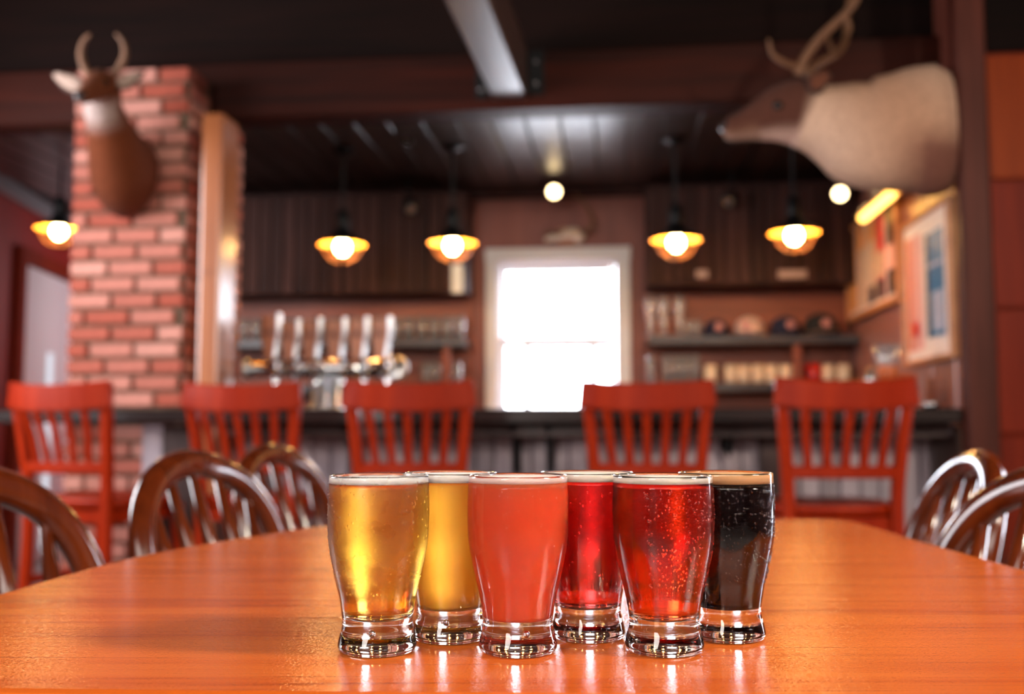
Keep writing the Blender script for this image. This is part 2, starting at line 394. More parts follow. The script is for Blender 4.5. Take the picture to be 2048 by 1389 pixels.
def sweep(bm, path, section, up=(0, 0, 1), cap=True):
    """path: [Vector]; section(i, n) -> [(side, up)] loop; rings follow the path"""
    P = [Vector(p) for p in path]; rings = []; n = len(P); prev = Vector(up)
    for i, p in enumerate(P):
        t = (P[min(i + 1, n - 1)] - P[max(i - 1, 0)]).normalized()
        s = t.cross(prev)
        if s.length < 1e-5: s = t.cross(Vector((1, 0, 0)))
        s.normalize(); u = s.cross(t).normalized(); prev = u
        rings.append([bm.verts.new(p + s * a + u * b) for a, b in section(i, n)])
    k = len(rings[0])
    for a, b in zip(rings[:-1], rings[1:]):
        for i in range(k):
            j = (i + 1) % k; bm.faces.new((a[i], a[j], b[j], b[i]))
    if cap:
        bm.faces.new(rings[0]); bm.faces.new(list(reversed(rings[-1])))
    return rings
def circ(r, n=10, ry=None):
    ry = r if ry is None else ry
    return [(r * math.cos(2 * math.pi * i / n), ry * math.sin(2 * math.pi * i / n)) for i in range(n)]
def tube(bm, path, radii, n=10, up=(0, 0, 1)):
    if not isinstance(radii, (list, tuple)): radii = [radii] * len(path)
    sweep(bm, path, lambda i, k: circ(radii[i], n), up); return bm
def ntube(path, radii, n=10, up=(0, 0, 1)): return tube(bmesh.new(), path, radii, n, up)
def rect_section(w_, h_, c=0.004):
    a, b = w_ / 2, h_ / 2
    return [(-a + c, -b), (a - c, -b), (a, -b + c), (a, b - c), (a - c, b), (-a + c, b), (-a, b - c), (-a, -b + c)]
def struct(name, bm, m, parent=None, label=None):
    o = obj(name, bm, m, parent)
    if parent is None: o['kind'] = 'structure'
    if label: o['label'] = label
    return o
def wall_between(name, p, q, z0, z1, t, m):
    """vertical slab from p to q, thickness t to the left of p->q"""
    p, q = Vector((p[0], p[1], 0)), Vector((q[0], q[1], 0)); d = q - p; a = math.atan2(d.y, d.x)
    nrm = Vector((-math.sin(a), math.cos(a), 0)); c = (p + q) / 2 + nrm * t / 2 + Vector((0, 0, (z0 + z1) / 2))
    return struct(name, nbox(c, (d.length, t, z1 - z0), 0, a), m)

# ------------------------------------------------------------------ the room shell
BACK = 5.40                       # back wall plane
HEAD = 3.83                       # header beam front face
HB, HT = 2.13, 2.36               # header beam bottom and top
XW = atY(1700, 600, BACK).x   # right wall plane of the bar
SOFF_B = 2.17   # underside of the plank ceiling over the bar
struct('floor', nbox((-1.5, 2.8, -0.05), (13, 13.5, 0.1)), M['floor'])
CEIL = 2.78
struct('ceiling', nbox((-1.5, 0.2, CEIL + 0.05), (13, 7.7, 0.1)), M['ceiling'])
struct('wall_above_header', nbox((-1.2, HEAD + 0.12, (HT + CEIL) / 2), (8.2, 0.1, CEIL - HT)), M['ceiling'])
# left wall, seen past the brick pillar, with the white door in it
L0 = cc((0 - 1024) / FPX * 5.95, 5.95); L1 = cc((90 - 1024) / FPX * 6.70, 6.70)
ld = (L1 - L0).normalized(); LA = math.atan2(ld.y, ld.x); ln = Vector((math.sin(LA), -math.cos(LA), 0))   # ln points into the room
la = L0 - ld * 3.1; lb = L0 + ld * 2.6
wall_between('wall_left', la, lb, 0, CEIL, 0.1, M['wall_red'])
xr = atY(330, 600, BACK).x
wall_between('wall_left_front', (la.x, -3.5), (la.x, la.y), 0, CEIL, 0.1, M['wall_plain'])
wall_between('wall_passage', (xr, 9.2), (xr, BACK + 0.1), 0, CEIL, 0.1, M['wall_red'])
wall_between('wall_far', (lb.x - 0.4, 8.9), (xr + 0.2, 8.9), 0, CEIL, 0.1, M['wall_red'])
struct('wall_front', nbox((-1.5, -3.55, CEIL / 2), (13, 0.1, CEIL)), M['wall_plain'])
struct('wall_right_front', nbox((3.6, -0.0, CEIL / 2), (0.1, 7.2, CEIL)), M['wall_plain'])
# ceiling of the passage on the left and its grey crown trim
struct('ceiling_passage', nbox((-3.6, 6.65, 2.36 + 0.03), (4.8, 4.9, 0.06)), mat('grey passage ceiling', srgb(50, 42, 44), 0.7, noise=0.05))
cm = L0 + ld * 0.0 + ln * 0.03
struct('trim_1', nbox(L0 + ld * 0.55 + ln * 0.03 + Vector((0, 0, 2.305)), (3.9, 0.05, 0.10), 0.01, LA), M['grey_trim'])

# back wall of the bar with the window opening
wl, wr = atY(975, 600, BACK), atY(1258, 600, BACK); wt = atY(1115, 498, BACK).z
ol, orr, ot, ob = wl.x + 0.055, wr.x - 0.055, wt - 0.065, 0.93
x0b = xr; x1b = XW
bm = bmesh.new()
box(bm, ((x0b + ol) / 2, BACK + 0.06, CEIL / 2), (ol - x0b, 0.12, CEIL))
box(bm, ((x1b + orr) / 2 + 0.05, BACK + 0.06, CEIL / 2), (x1b - orr + 0.1, 0.12, CEIL))
box(bm, ((ol + orr) / 2, BACK + 0.06, (ot + CEIL) / 2), (orr - ol, 0.12, CEIL - ot))
box(bm, ((ol + orr) / 2, BACK + 0.06, ob / 2), (orr - ol, 0.12, ob))
struct('wall_back', bm, M['window_wall'])
# right wall of the bar
yp = 3.62
struct('wall_right', nbox((XW + 0.06, (yp + BACK) / 2, CEIL / 2), (0.12, BACK - yp, CEIL)), M['window_wall'])
# boards on the right wall, one by one
nb = 13; bw = (BACK - yp) / nb
bme = None
wr_o = bpy.data.objects['wall_right']
for i in range(nb):
    bmx = nbox((0, 0, 0), (0.012, bw - 0.006, 2.14), 0.003)
    if bme is None:
        o = obj('board', bmx, M['wall_gloss'], wr_o, loc=(XW - 0.004, yp + bw * (i + 0.5), 1.07)); bme = o.data
    else:
        bmx.free(); o = obj('board', bme, None, wr_o, loc=(XW - 0.004, yp + bw * (i + 0.5), 1.07))

# plank ceiling over the bar: sloping up to the back wall
sl = 0.0; slen = BACK - HEAD - 0.14
x0s, x1s = x0b - 0.6, XW
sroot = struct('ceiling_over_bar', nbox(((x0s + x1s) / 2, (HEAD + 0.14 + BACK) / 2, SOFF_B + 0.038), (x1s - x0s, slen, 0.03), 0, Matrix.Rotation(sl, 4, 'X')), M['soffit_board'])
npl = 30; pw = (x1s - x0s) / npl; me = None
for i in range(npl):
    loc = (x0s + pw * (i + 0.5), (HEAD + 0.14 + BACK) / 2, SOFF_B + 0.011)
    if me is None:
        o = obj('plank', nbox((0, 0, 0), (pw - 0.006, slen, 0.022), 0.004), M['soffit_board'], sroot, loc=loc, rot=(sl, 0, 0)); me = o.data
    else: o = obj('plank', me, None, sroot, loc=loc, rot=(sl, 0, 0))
# ceiling boards over the dining room
croot = bpy.data.objects['ceiling']; me = None
for i in range(24):
    loc = (-1.0, 3.75 - 0.145 * (i + 0.5), CEIL - 0.009)
    if me is None:
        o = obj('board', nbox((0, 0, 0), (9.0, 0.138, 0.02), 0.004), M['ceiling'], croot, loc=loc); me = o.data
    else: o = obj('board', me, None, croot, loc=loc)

# header beam and its iron straps, the tie beam running towards us
hx0, hx1 = -4.6, XW + 0.1
hb = struct('header_beam', nbox(((hx0 + hx1) / 2, HEAD + 0.07, (HB + HT) / 2), (hx1 - hx0, 0.14, HT - HB), 0.008), M['beam'])
for (u0, u1, v0, v1) in ((1056, 1088, 66, 190), (951, 976, 128, 198)):
    a, b = atY(u0, v0, HEAD), atY(u1, v1, HEAD)
    z0, z1 = max(HB + 0.004, b.z), min(a.z, HT)
    pl = obj('iron_strap', nbox(((a.x + b.x) / 2, HEAD - 0.004, (z0 + z1) / 2), (b.x - a.x, 0.008, z1 - z0), 0.002), M['iron'], hb)
    bb = bmesh.new()
    for k in (0.25, 0.75): lathe(bb, capped([(0.010, 0), (0.010, 0.006), (0.006, 0.009)]), 8, Matrix.Translation(((a.x + b.x) / 2, HEAD - 0.008, z0 + (z1 - z0) * k)) @ Matrix.Rotation(math.pi / 2, 4, 'X'))
    obj('bolt', bb, M['steel'], pl)
ta = atD(1020, 195, 3.84); tb = atD(933, 0, 3.84)
ta = Vector((ta.x, HEAD - 0.002, HB + 0.035)); r0 = ray(933, 0); tb = CAM + r0 * ((HB + 0.035 - CAM_Z) / r0.z)
tdir = (tb - ta); tdir.z = 0; tdir.normalize(); tend = ta + tdir * 5.5
tmid = (ta + tend) / 2
struct('ceiling_beam', nbox((tmid.x, tmid.y, HB + 0.035 + 0.1), (0.135, 5.5, 0.2), 0.006, math.atan2(tdir.y, tdir.x) - math.pi / 2), M['tie_beam'])

# bulkheads of dark boards left and right of the window, above the shelves
BH = 5.12
zl = atY(700, 588, BH).z; zr = atY(1500, 570, BH).z
xl0, xl1 = x0b, atY(932, 500, BH).x
xr0, xr1 = atY(1292, 500, BH).x, XW - 0.012
for nm, xa, xb, zb in (('trim_2', xl0, xl1, zl), ('trim_3', xr0, xr1, zr)):
    tr = struct(nm, nbox(((xa + xb) / 2, (BH + BACK) / 2 + 0.01, (zb + SOFF_B) / 2 - 0.02), (xb - xa, BACK - BH - 0.02, SOFF_B - zb - 0.05)), M['dark_board'])
    nbd = max(6, round((xb - xa) / 0.066)); wdt = (xb - xa) / nbd; me = None
    hgt = SOFF_B - zb - 0.07
    for i in range(nbd):
        loc = (xa + wdt * (i + 0.5), BH - 0.002 + random.uniform(-0.003, 0.003), zb + hgt / 2)
        if me is None:
            o = obj('board', nbox((0, 0, 0), (wdt - 0.005, 0.022, hgt), 0.004), M['dark_board'], tr, loc=loc); me = o.data
        else: o = obj('board', me, None, tr, loc=loc)
# wall panel round the window with its head trim
pa, pb = atY(925, 376, BACK), atY(1292, 394, BACK)
struct('trim_4', nbox(((pa.x + pb.x) / 2, BACK - 0.03, (pa.z + pb.z) / 2), (pb.x - pa.x - 0.02, 0.06, pa.z - pb.z), 0.005), M['dark_board'])
# recessed shelf backs
for nm, xa, xb, zb in (('trim_5', xl0, xl1, zl), ('trim_6', xr0, xr1, zr)):
    tr = struct(nm, nbox(((xa + xb) / 2, BACK - 0.008, (0.75 + zb) / 2), (xb - xa, 0.015, zb - 0.76)), M['niche'])
    for k in range(4):
        hh = (zb - 0.78) / 4
        obj('board', nbox(((xa + xb) / 2, BACK - 0.022, 0.775 + hh * (k + 0.5)), (xb - xa - 0.004, 0.012, hh - 0.006), 0.003), M['niche'], tr)

# ------------------------------------------------------------------ the window
win = empty('window_1', ((ol + orr) / 2, BACK, ob), 0, kind='structure')
wc = (ol + orr) / 2; ww = orr - ol
def wpart(name, bm, m, p=win): return obj(name, bm, m, p)
bm = bmesh.new()
H = ot - ob
box(bm, (-ww / 2 - 0.028, -0.012, H / 2), (0.066, 0.03, H + 0.13), 0.004); box(bm, (ww / 2 + 0.028, -0.012, H / 2), (0.066, 0.03, H + 0.13), 0.004)
box(bm, (0, -0.014, H + 0.032), (ww + 0.13, 0.034, 0.072), 0.004)
wpart('casing', bm, M['white_paint'])
bm = bmesh.new()
for s in (-1, 1): box(bm, (s * (ww / 2 - 0.009), 0.06, H / 2), (0.018, 0.1, H))
box(bm, (0, 0.06, H - 0.009), (ww, 0.1, 0.018))
wpart('jamb', bm, M['white_paint'])
zm = atY(1115, 686, BACK + 0.07).z - ob
def sash(name, z0, z1, y, muntins):
    bm = bmesh.new(); hw = ww / 2 - 0.02
    for s in (-1, 1): box(bm, (s * (hw - 0.011), y, (z0 + z1) / 2), (0.022, 0.03, z1 - z0), 0.003)
    for z in (z0 + 0.015, z1 - 0.015): box(bm, (0, y, z), (2 * hw - 0.046, 0.03, 0.032), 0.003)
    s = wpart(name, bm, M['white_paint'])
    for x in muntins: obj('muntin', nbox((x, y, (z0 + z1) / 2), (0.034, 0.022, z1 - z0 - 0.05), 0.003), M['white_paint'], s)
    obj('pane', nbox((0, y + 0.012, (z0 + z1) / 2), (2 * hw - 0.03, 0.004, z1 - z0 - 0.03)), M['pane'], s)
sash('upper_sash', zm - 0.028, H - 0.018, 0.085, ())
mu = [atY(u, 750, BACK + 0.05).x - wc for u in (1055, 1188)]
sash('lower_sash', 0.02, zm + 0.03, 0.05, mu)
wpart('sill', nbox((0, -0.03, 0.0), (ww + 0.12, 0.11, 0.03), 0.006), M['white_paint'])
l = bpy.data.lights.new('window_daylight_portal', 'AREA'); l.shape = 'RECTANGLE'; l.size = ww; l.size_y = H
l.cycles.is_portal = True
po = bpy.data.objects.new('window_daylight_portal', l); COL.objects.link(po); po.location = (wc, BACK + 0.125, ob + H / 2); po.rotation_euler = (-math.pi / 2, 0, 0)

# ------------------------------------------------------------------ white door in the left wall
def on_left(u, v):
    r = ray(u, v); t = (L0 - CAM).dot(ln) / r.dot(ln); return CAM + r * t
d0, d1 = on_left(34, 620), on_left(150, 620); dz = on_left(80, 545).z
s0, s1 = (d0 - L0).dot(ld), (d1 - L0).dot(ld) + 0.25
door = empty('door_1', L0 + ld * (s0 + s1) / 2 + ln * 0.0, LA, kind='structure')
dw = s1 - s0
obj('leaf', nbox((0, -0.025, dz / 2), (dw, 0.04, dz - 0.01), 0.004), M['door_white'], door)
bm = bmesh.new()
for s in (-1, 1): box(bm, (s * (dw / 2 + 0.05), -0.03, dz / 2 + 0.05), (0.09, 0.06, dz + 0.10), 0.006)
box(bm, (0, -0.03, dz + 0.055), (dw + 0.0, 0.06, 0.1), 0.006)
obj('frame', bm, M['panel_red'], door)
g0, g1 = on_left(77, 705), on_left(95, 705); gz1 = g0.z; gz0 = on_left(85, 775).z
gs = ((g0 + g1) / 2 - L0).dot(ld) - (s0 + s1) / 2
obj('glass_strip', nbox((gs, -0.047, 0.72), (0.10, 0.008, 2 * (gz1 - 0.72)), 0.002), emitter('glowing door glass', (0.85, 0.9, 1.0, 1), 0.9), door)  # emission put into the strip in place of daylight behind it
obj('handle', nrod((dw / 2 - 0.10, -0.09, 0.98), (dw / 2 - 0.24, -0.09, 0.98), 0.011), M['steel'], door)

# ------------------------------------------------------------------ brick pillar and posts
PF = 3.62; CHH = 0.0632   # pillar front plane, brick course height
pl0, pl1 = atY(141, 600, PF), atY(369, 600, PF)
pz = atY(250, 138, PF).z
pil = struct('brick_pillar', nbox(((pl0.x + pl1.x) / 2, PF + 0.17, pz / 2), (pl1.x - pl0.x - 0.012, 0.328, pz - 0.01)), M['mortar'])
PR = 3.80    # rear part that steps out to the right behind the pine post
px2 = atY(462, 600, PR).x
pz2 = pz - CHH * 3
obj('rear_core', nbox(((pl1.x + px2) / 2 - 0.006, PR + 0.045, pz2 / 2), (px2 - pl1.x, 0.07, pz2 - 0.01)), M['mortar'], pil)
CH, BL, BD, J = 0.0632, 0.169, 0.09, 0.0135
bmeshes = {}
def brick_mesh(lx, ly):
    k = (round(lx, 3), round(ly, 3))
    if k not in bmeshes:
        bm = nbox((0, 0, 0), (lx, ly, CH - J), 0.004); me_ = bpy.data.meshes.new('brick'); bm.to_mesh(me_); bm.free(); me_.materials.append(M['brick']); bmeshes[k] = me_
    return bmeshes[k]
def lay(x0, x1, y, z, off, axis='x', out=-1):
    """one course between x0 and x1 (along axis), face pushed proud of the mortar"""
    x = x0 - off
    while x < x1 - 0.02:
        a, b = max(x, x0), min(x + BL, x1)
        if b - a > 0.025:
            j = random.uniform(-0.002, 0.002)
            if axis == 'x': obj('brick', brick_mesh(b - a, 0.02), None, pil, loc=((a + b) / 2, y + out * 0.004 + j, z))
            else: obj('brick', brick_mesh(0.02, b - a), None, pil, loc=(y + out * 0.004 + j, (a + b) / 2, z))
        x += BL + J
nc = int(pz / CH)
for k in range(nc):
    z = pz - CH * (k + 0.5)
    off = (BL + J) * (0.5 if k % 2 else 0.02) + (0.02 if k % 3 == 0 else 0)
    lay(pl0.x, pl1.x, PF, z, off)
    if z > 0.55: lay(PF + 0.012, PF + 0.175, pl1.x - 0.006, z, off * 0.5 + 0.03, 'y', 1)
    if 0.8 < z < pz2:
        lay(px2 - 0.14, px2, PR, z, off + 0.06)
        lay(PR + 0.012, PR + 0.08, px2 - 0.006, z, off, 'y', 1)
# pine post standing in front of the step
pp0, pp1 = atY(396, 600, 3.52), atY(438, 600, 3.52); ppz = atY(430, 226, 3.52).z
struct('timber_post', nbox(((pp0.x + pp1.x) / 2, 3.52 + 0.08, ppz / 2), (pp1.x - pp0.x, 0.16, ppz), 0.010, seg=2), M['post_pine'])
# dark post at the right end of the bar, and the timber wall beyond it
PY = 3.42
rp0, rp1 = atY(1929, 600, PY), atY(1992, 600, PY)
struct('post_right', nbox(((rp0.x + rp1.x) / 2, PY + 0.035, CEIL / 2), (rp1.x - rp0.x, 0.07, CEIL), 0.008), M['post_dark'])
wbx = rp1.x + 0.002
wbo = struct('wall_beyond', nbox((wbx + 0.75, PY + 0.13, CEIL / 2), (1.5, 0.08, CEIL)), M['panel_red'])
zz = [(0, .42), (.425, .845), (.85, 1.27), (1.275, atY(2010, 352, PY).z), (atY(2010, 348, PY).z, atY(2010, 92, PY).z), (atY(2010, 88, PY).z, CEIL)]
for i, (a, b) in enumerate(zz):
    obj('panel', nbox((wbx + 0.7, PY + 0.085, (a + b) / 2), (1.36, 0.02, b - a - 0.006), 0.004), M['panel_orange'] if i == 4 else M['ceiling'] if i == 5 else M['panel_red'], wbo)

# ------------------------------------------------------------------ bar counter
CF = 3.46; CB = 4.35; CT = 0.938
tw = (CF - 0.03 - L0.y) / ld.y; cx0 = (L0 + ld * tw).x + 0.16; cx1 = rp0.x - 0.005
jx = px2 + 0.014
bc = empty('bar_counter', ((cx0 + cx1) / 2, CF, 0), 0, 'long near-black bar counter with grey boarded front behind the red stools', 'bar counter')
def bcw(name, bm, m, parent=bc):
    bm.transform(Matrix.Translation((-(cx0 + cx1) / 2, -CF, 0))); return obj(name, bm, m, parent)
bm = bmesh.new()
box(bm, ((jx + cx1) / 2, (CF + CB) / 2, CT - 0.025), (cx1 - jx, CB - CF, 0.05), 0.006)
box(bm, ((cx0 + jx) / 2 + 0.002, (CF + 3.512) / 2, CT - 0.025), (jx - cx0, 3.512 - CF, 0.05), 0.006)
bcw('counter_top', bm, M['counter'])
bcw('apron', nbox(((jx + 0.01 + cx1) / 2, CF + 0.12, CT - 0.075), (cx1 - jx - 0.02, 0.04, 0.05), 0.004), M['bar_dark'])
FY = CF + 0.26
fx0 = jx + 0.01
nbd = 38; wdt = (cx1 - fx0) / nbd; me = None
bcore = bcw('front_core', nbox(((fx0 + cx1) / 2, FY + 0.04, 0.44), (cx1 - fx0, 0.05, 0.88)), M['bar_dark'])
for i in range(nbd):
    loc = (fx0 + wdt * (i + 0.5) - (cx0 + cx1) / 2, FY - CF + random.uniform(-0.003, 0.003), 0.44)
    if me is None: o = obj('board', nbox((0, 0, 0), (wdt - 0.006, 0.02, 0.88), 0.004), M['bar_board'], bc, loc=loc); me = o.data
    else: o = obj('board', me, None, bc, loc=loc)
for u in (1546, 1893):
    x = atY(u, 900, FY - 0.04).x
    bcw('pilaster', nbox((x, FY - 0.03, 0.44), (0.10, 0.045, 0.87), 0.006), M['bar_dark'])
for u in (700, 1030, 1098):
    x = atY(u, 860, FY - 0.1).x
    bm = bmesh.new(); box(bm, (x, FY - 0.02, 0.80), (0.03, 0.02, 0.2), 0.003); box(bm, (x, FY - 0.10, 0.885), (0.03, 0.18, 0.015), 0.003)
    rod(bm, (x, FY - 0.03, 0.72), (x, FY - 0.17, 0.875), 0.009)
    bcw('bracket', bm, M['iron'])
x = atY(1455, 860, FY - 0.05).x
bm = bmesh.new(); box(bm, (x, FY - 0.016, 0.83), (0.05, 0.014, 0.09), 0.004)
tube(bm, [(x, FY - 0.02, 0.80), (x, FY - 0.07, 0.775), (x, FY - 0.085, 0.80), (x, FY - 0.08, 0.825)], 0.008)
bcw('bag_hook', bm, M['iron'])
# grey panel closing the left end beside the pillar
q0, q1 = atY(288, 900, PF - 0.02), atY(330, 900, PF - 0.02)
bcw('end_panel', nbox(((q0.x + pp0.x - 0.01) / 2, PF - 0.03, 0.44), (pp0.x - 0.015 - q0.x, 0.025, 0.88), 0.004), M['bar_board'])
bcw('end_stile', nbox(((q1.x + pp0.x) / 2, PF - 0.05, 0.44), (pp0.x - q1.x - 0.01, 0.02, 0.88), 0.004), M['bar_dark'])

# ------------------------------------------------------------------ shelves beside the window
SF = 5.13
def shelf_unit(x0, x1, u_sup, zz, label):
    r = empty('wall_shelf', ((x0 + x1) / 2, SF, zz[1]), 0, label, 'shelf', 'shelves beside the bar window')
    off = Vector((-(x0 + x1) / 2, -SF, -zz[1]))
    for z in zz:
        bm = nbox(((x0 + x1) / 2, (SF + BACK - 0.03) / 2, z - 0.022), (x1 - x0 - 0.01, BACK - 0.03 - SF, 0.044), 0.004)
        bm.transform(Matrix.Translation(off)); obj('shelf_board', bm, M['shelf'], r)
    x = atY(u_sup, 700, SF + 0.03).x
    for za, zb2 in ((zz[1], zz[0] - 0.044),):
        bm = nbox((x, SF + 0.05, (za + zb2) / 2), (0.035, 0.06, zb2 - za - 0.001), 0.003); bm.transform(Matrix.Translation(off)); obj('divider', bm, M['niche'], r)
    bm = nbox((x, SF + 0.10, (0.80 + zz[1] - 0.045) / 2), (0.05, 0.1, zz[1] - 0.045 - 0.80), 0.003); bm.transform(Matrix.Translation(off)); obj('bracket', bm, M['niche'], r)
    return r
ZU = atY(1450, 672, SF + 0.02).z; ZL = atY(1450, 766, SF + 0.02).z
shelf_unit(xl0 + 0.02, xl1 - 0.005, 892, (ZU, ZL), 'dark two-tier shelf behind the beer taps, left of the window')
shelf_unit(xr0 + 0.005, xr1 - 0.005, 1594, (ZU, ZL), 'dark two-tier shelf holding caps and mugs, right of the window')

# --- glasses on the shelves
def pint_bm(h, r0, r1):
    bm = bmesh.new()
    lathe(bm, [(0, 0), (r0, 0), (r1, h), (r1 - 0.0015, h), (r0 - 0.002, 0.008), (0, 0.008)], 16); return bm
def flared_bm(h):
    bm = bmesh.new()
    o_ = [(0, 0), (0.031, 0), (0.032, 0.008), (0.016, 0.025), (0.022, h * 0.45), (0.032, h * 0.78), (0.030, h)]
    lathe(bm, o_ + [(0.0285, h), (0.030, h * 0.78), (0.020, h * 0.45), (0.012, 0.035), (0, 0.032)], 16); return bm
SG = SF + 0.09
proto = None
def place_glass(proto, u, z, name, bm, label, group, y=SG):
    x = atY(u, 700, y).x
    if proto is None: o = obj(name, bm, M['shelf_glass'], None, True, (x, y, z))
    else: o = proto.copy(); COL.objects.link(o); o.location = (x, y, z)
    tag(o, label, 'glass', group); return proto or o
ORD = 'first second third fourth fifth sixth seventh eighth ninth tenth eleventh twelfth thirteenth fourteenth fifteenth sixteenth seventeenth last'.split()
p1 = None
for i in range(18):
    p1 = place_glass(p1, 487 + i * 25.4, ZU + 0.001, 'pint_glass', pint_bm(0.125, 0.026, 0.034) if p1 is None else None,
                     'clear pint glass, %s from the left in the row behind the tap handles' % ORD[i], 'pint glasses on the left upper shelf', SG + (0.012 if i % 2 else 0))
p2 = None
for u, lab in ((852, 'straight clear glass on the left lower shelf, just right of the chrome tap tower'), (873, 'straight clear glass on the left lower shelf, second from its right end'), (914, 'straight clear glass on the left lower shelf, right of the shelf divider by the window')):
    p2 = place_glass(p2, u, ZL + 0.001, 'tumbler', pint_bm(0.115, 0.026, 0.029) if p2 is None else None, lab, 'tumblers on the left lower shelf')
p3 = None
for u, lab in ((1302, 'tall footed beer glass nearest the window on the right upper shelf'), (1328, 'tall footed beer glass, second from the window on the right upper shelf'), (1360, 'tall footed beer glass next to the small glasses, right of the window')):
    p3 = place_glass(p3, u, ZU + 0.001, 'tall_beer_glass', flared_bm(0.215) if p3 is None else None, lab, 'tall beer glasses by the window')
p4 = None
for u, lab in ((1379, 'short glass just right of the tall beer glasses, upper shelf'), (1396, 'short glass beside the first dark cap, upper shelf')):
    p4 = place_glass(p4, u, ZU + 0.001, 'short_glass', pint_bm(0.085, 0.02, 0.025) if p4 is None else None, lab, 'short glasses on the right upper shelf', SG - 0.02)
p5 = None
for u, lab in ((1301, 'clear highball glass alone by the window edge, right lower shelf'), (1333, 'clear highball glass, first of four beside the cream mugs'), (1352, 'clear highball glass, second of four beside the cream mugs'), (1370, 'clear highball glass, third of four beside the cream mugs'), (1389, 'clear highball glass touching the first cream mug')):
    p5 = place_glass(p5, u, ZL + 0.001, 'highball_glass', pint_bm(0.145, 0.021, 0.023) if p5 is None else None, lab, 'highball glasses on the right lower shelf')

# --- mugs
def mug(u, m, label, h, r, group, proto=None, y=SG):
    x = atY(u, 740, y).x
    if proto is None:
        t = empty('mug', (x, y, ZL + 0.001))
        bm = bmesh.new(); lathe(bm, [(0, 0), (r * 0.8, 0), (r * 0.93, 0.006), (r, h * 0.4), (r, h), (r - 0.004, h), (r - 0.005, 0.01), (0, 0.008)], 20)
        obj('cup', bm, m, t, True)
        obj('handle', ntube(catmull([(r - 0.003, 0, h * 0.8), (r + 0.022, 0, h * 0.75), (r + 0.022, 0, h * 0.35), (r - 0.003, 0, h * 0.25)], 4), 0.005, 8, (0, 1, 0)), m, t, True)
    else:
        t = copy_tree(proto); t.location = (x, y, ZL + 0.001)
    tag(t, label, 'mug', group); t.rotation_euler = (0, 0, random.uniform(-0.25, 0.25) + 1.57); return t
mp_ = None
for u, lab in ((1421, 'cream mug at the left end of the mug row, next to the clear glasses'), (1462, 'cream mug, second in the row under the caps'), (1488, 'cream mug, third in the row under the caps'), (1516, 'cream mug, fourth in the row under the caps'), (1543, 'cream mug, fifth in the row under the caps'), (1572, 'cream mug just left of the shelf divider'), (1656, 'cream mug just right of the red mug'), (1687, 'cream mug at the right end of the lower shelf, by the poster wall')):
    t = mug(u, M['white_ceramic'], lab, 0.092, 0.033, 'cream mugs on the lower shelf', mp_); mp_ = mp_ or t
mug(1627, M['red_ceramic'], 'bright red mug between cream mugs on the lower shelf', 0.095, 0.042, 'mugs on the lower shelf', None)

# --- caps
def cap(u, crown, brim, label, rz, sc=1.0):
    y = SF + 0.105; x = atY(u, 650, y).x
    t = empty('baseball_cap', (x, y, ZU + 0.001), rz, label, 'cap', 'caps on the right upper shelf')
    bm = bmesh.new()
    prof = [(0.084 * sc, 0.0), (0.086 * sc, 0.02), (0.082 * sc, 0.05 * sc), (0.070 * sc, 0.078 * sc), (0.045 * sc, 0.097 * sc), (0.012, 0.104 * sc), (0, 0.105 * sc)]
    lathe(bm, prof, 24, Matrix.Diagonal((0.9, 1.05, 1, 1))); obj('crown', bm, crown, t, True)
    bm = bmesh.new(); n = 12; top = []; inn = []
    for i in range(n + 1):
        a = math.pi + math.pi * i / n
        a2 = math.pi * 1.5 + (a - math.pi * 1.5) * 0.86
        c_, s_ = math.cos(a2), math.sin(a2)
        inn.append(Vector((0.080 * sc * c_, 0.090 * sc * s_, 0.012)))
        top.append(Vector((0.084 * sc * c_, 0.150 * sc * s_ * abs(s_) ** 0.25 - 0.01, 0.004 + 0.010 * (1 - c_ * c_))))
    vs = []
    for z in (0.0, 0.004):
        vs.append(([bm.verts.new(p + Vector((0, 0, z))) for p in inn], [bm.verts.new(p + Vector((0, 0, z))) for p in top]))
    for i in range(n):
        for (A, B) in vs: bm.faces.new((A[i], A[i + 1], B[i + 1], B[i]))
        bm.faces.new((vs[0][1][i], vs[0][1][i + 1], vs[1][1][i + 1], vs[1][1][i])); bm.faces.new((vs[0][0][i], vs[0][0][i + 1], vs[1][0][i + 1], vs[1][0][i]))
    obj('brim', bm, brim, t, True)
    obj('patch', nlathe(capped([(0.022, 0), (0.022, 0.004)]), 14, Matrix.Translation((0, -0.083 * sc, 0.052 * sc)) @ Matrix.Rotation(math.radians(72), 4, 'X')), M['emblem'], t)
    obj('button', nlathe([(0.007, 0.103 * sc), (0.006, 0.108 * sc), (0, 0.110 * sc)], 10), crown, t)
cap(1432, M['navy'], M['navy'], 'small dark navy cap nearest the tall beer glasses', 0.1, 0.86)
cap(1499, M['cap_white'], M['cap_white'], 'pale pinkish white cap between the two navy caps', -0.35, 1.0)
cap(1570, M['navy'], M['navy'], 'navy cap with a pale patch, third along the shelf', 0.15, 1.0)
cap(1641, M['black_cloth'], M['cap_tan'], 'large black cap with tan brim at the right end of the shelf', 0.1, 1.12)

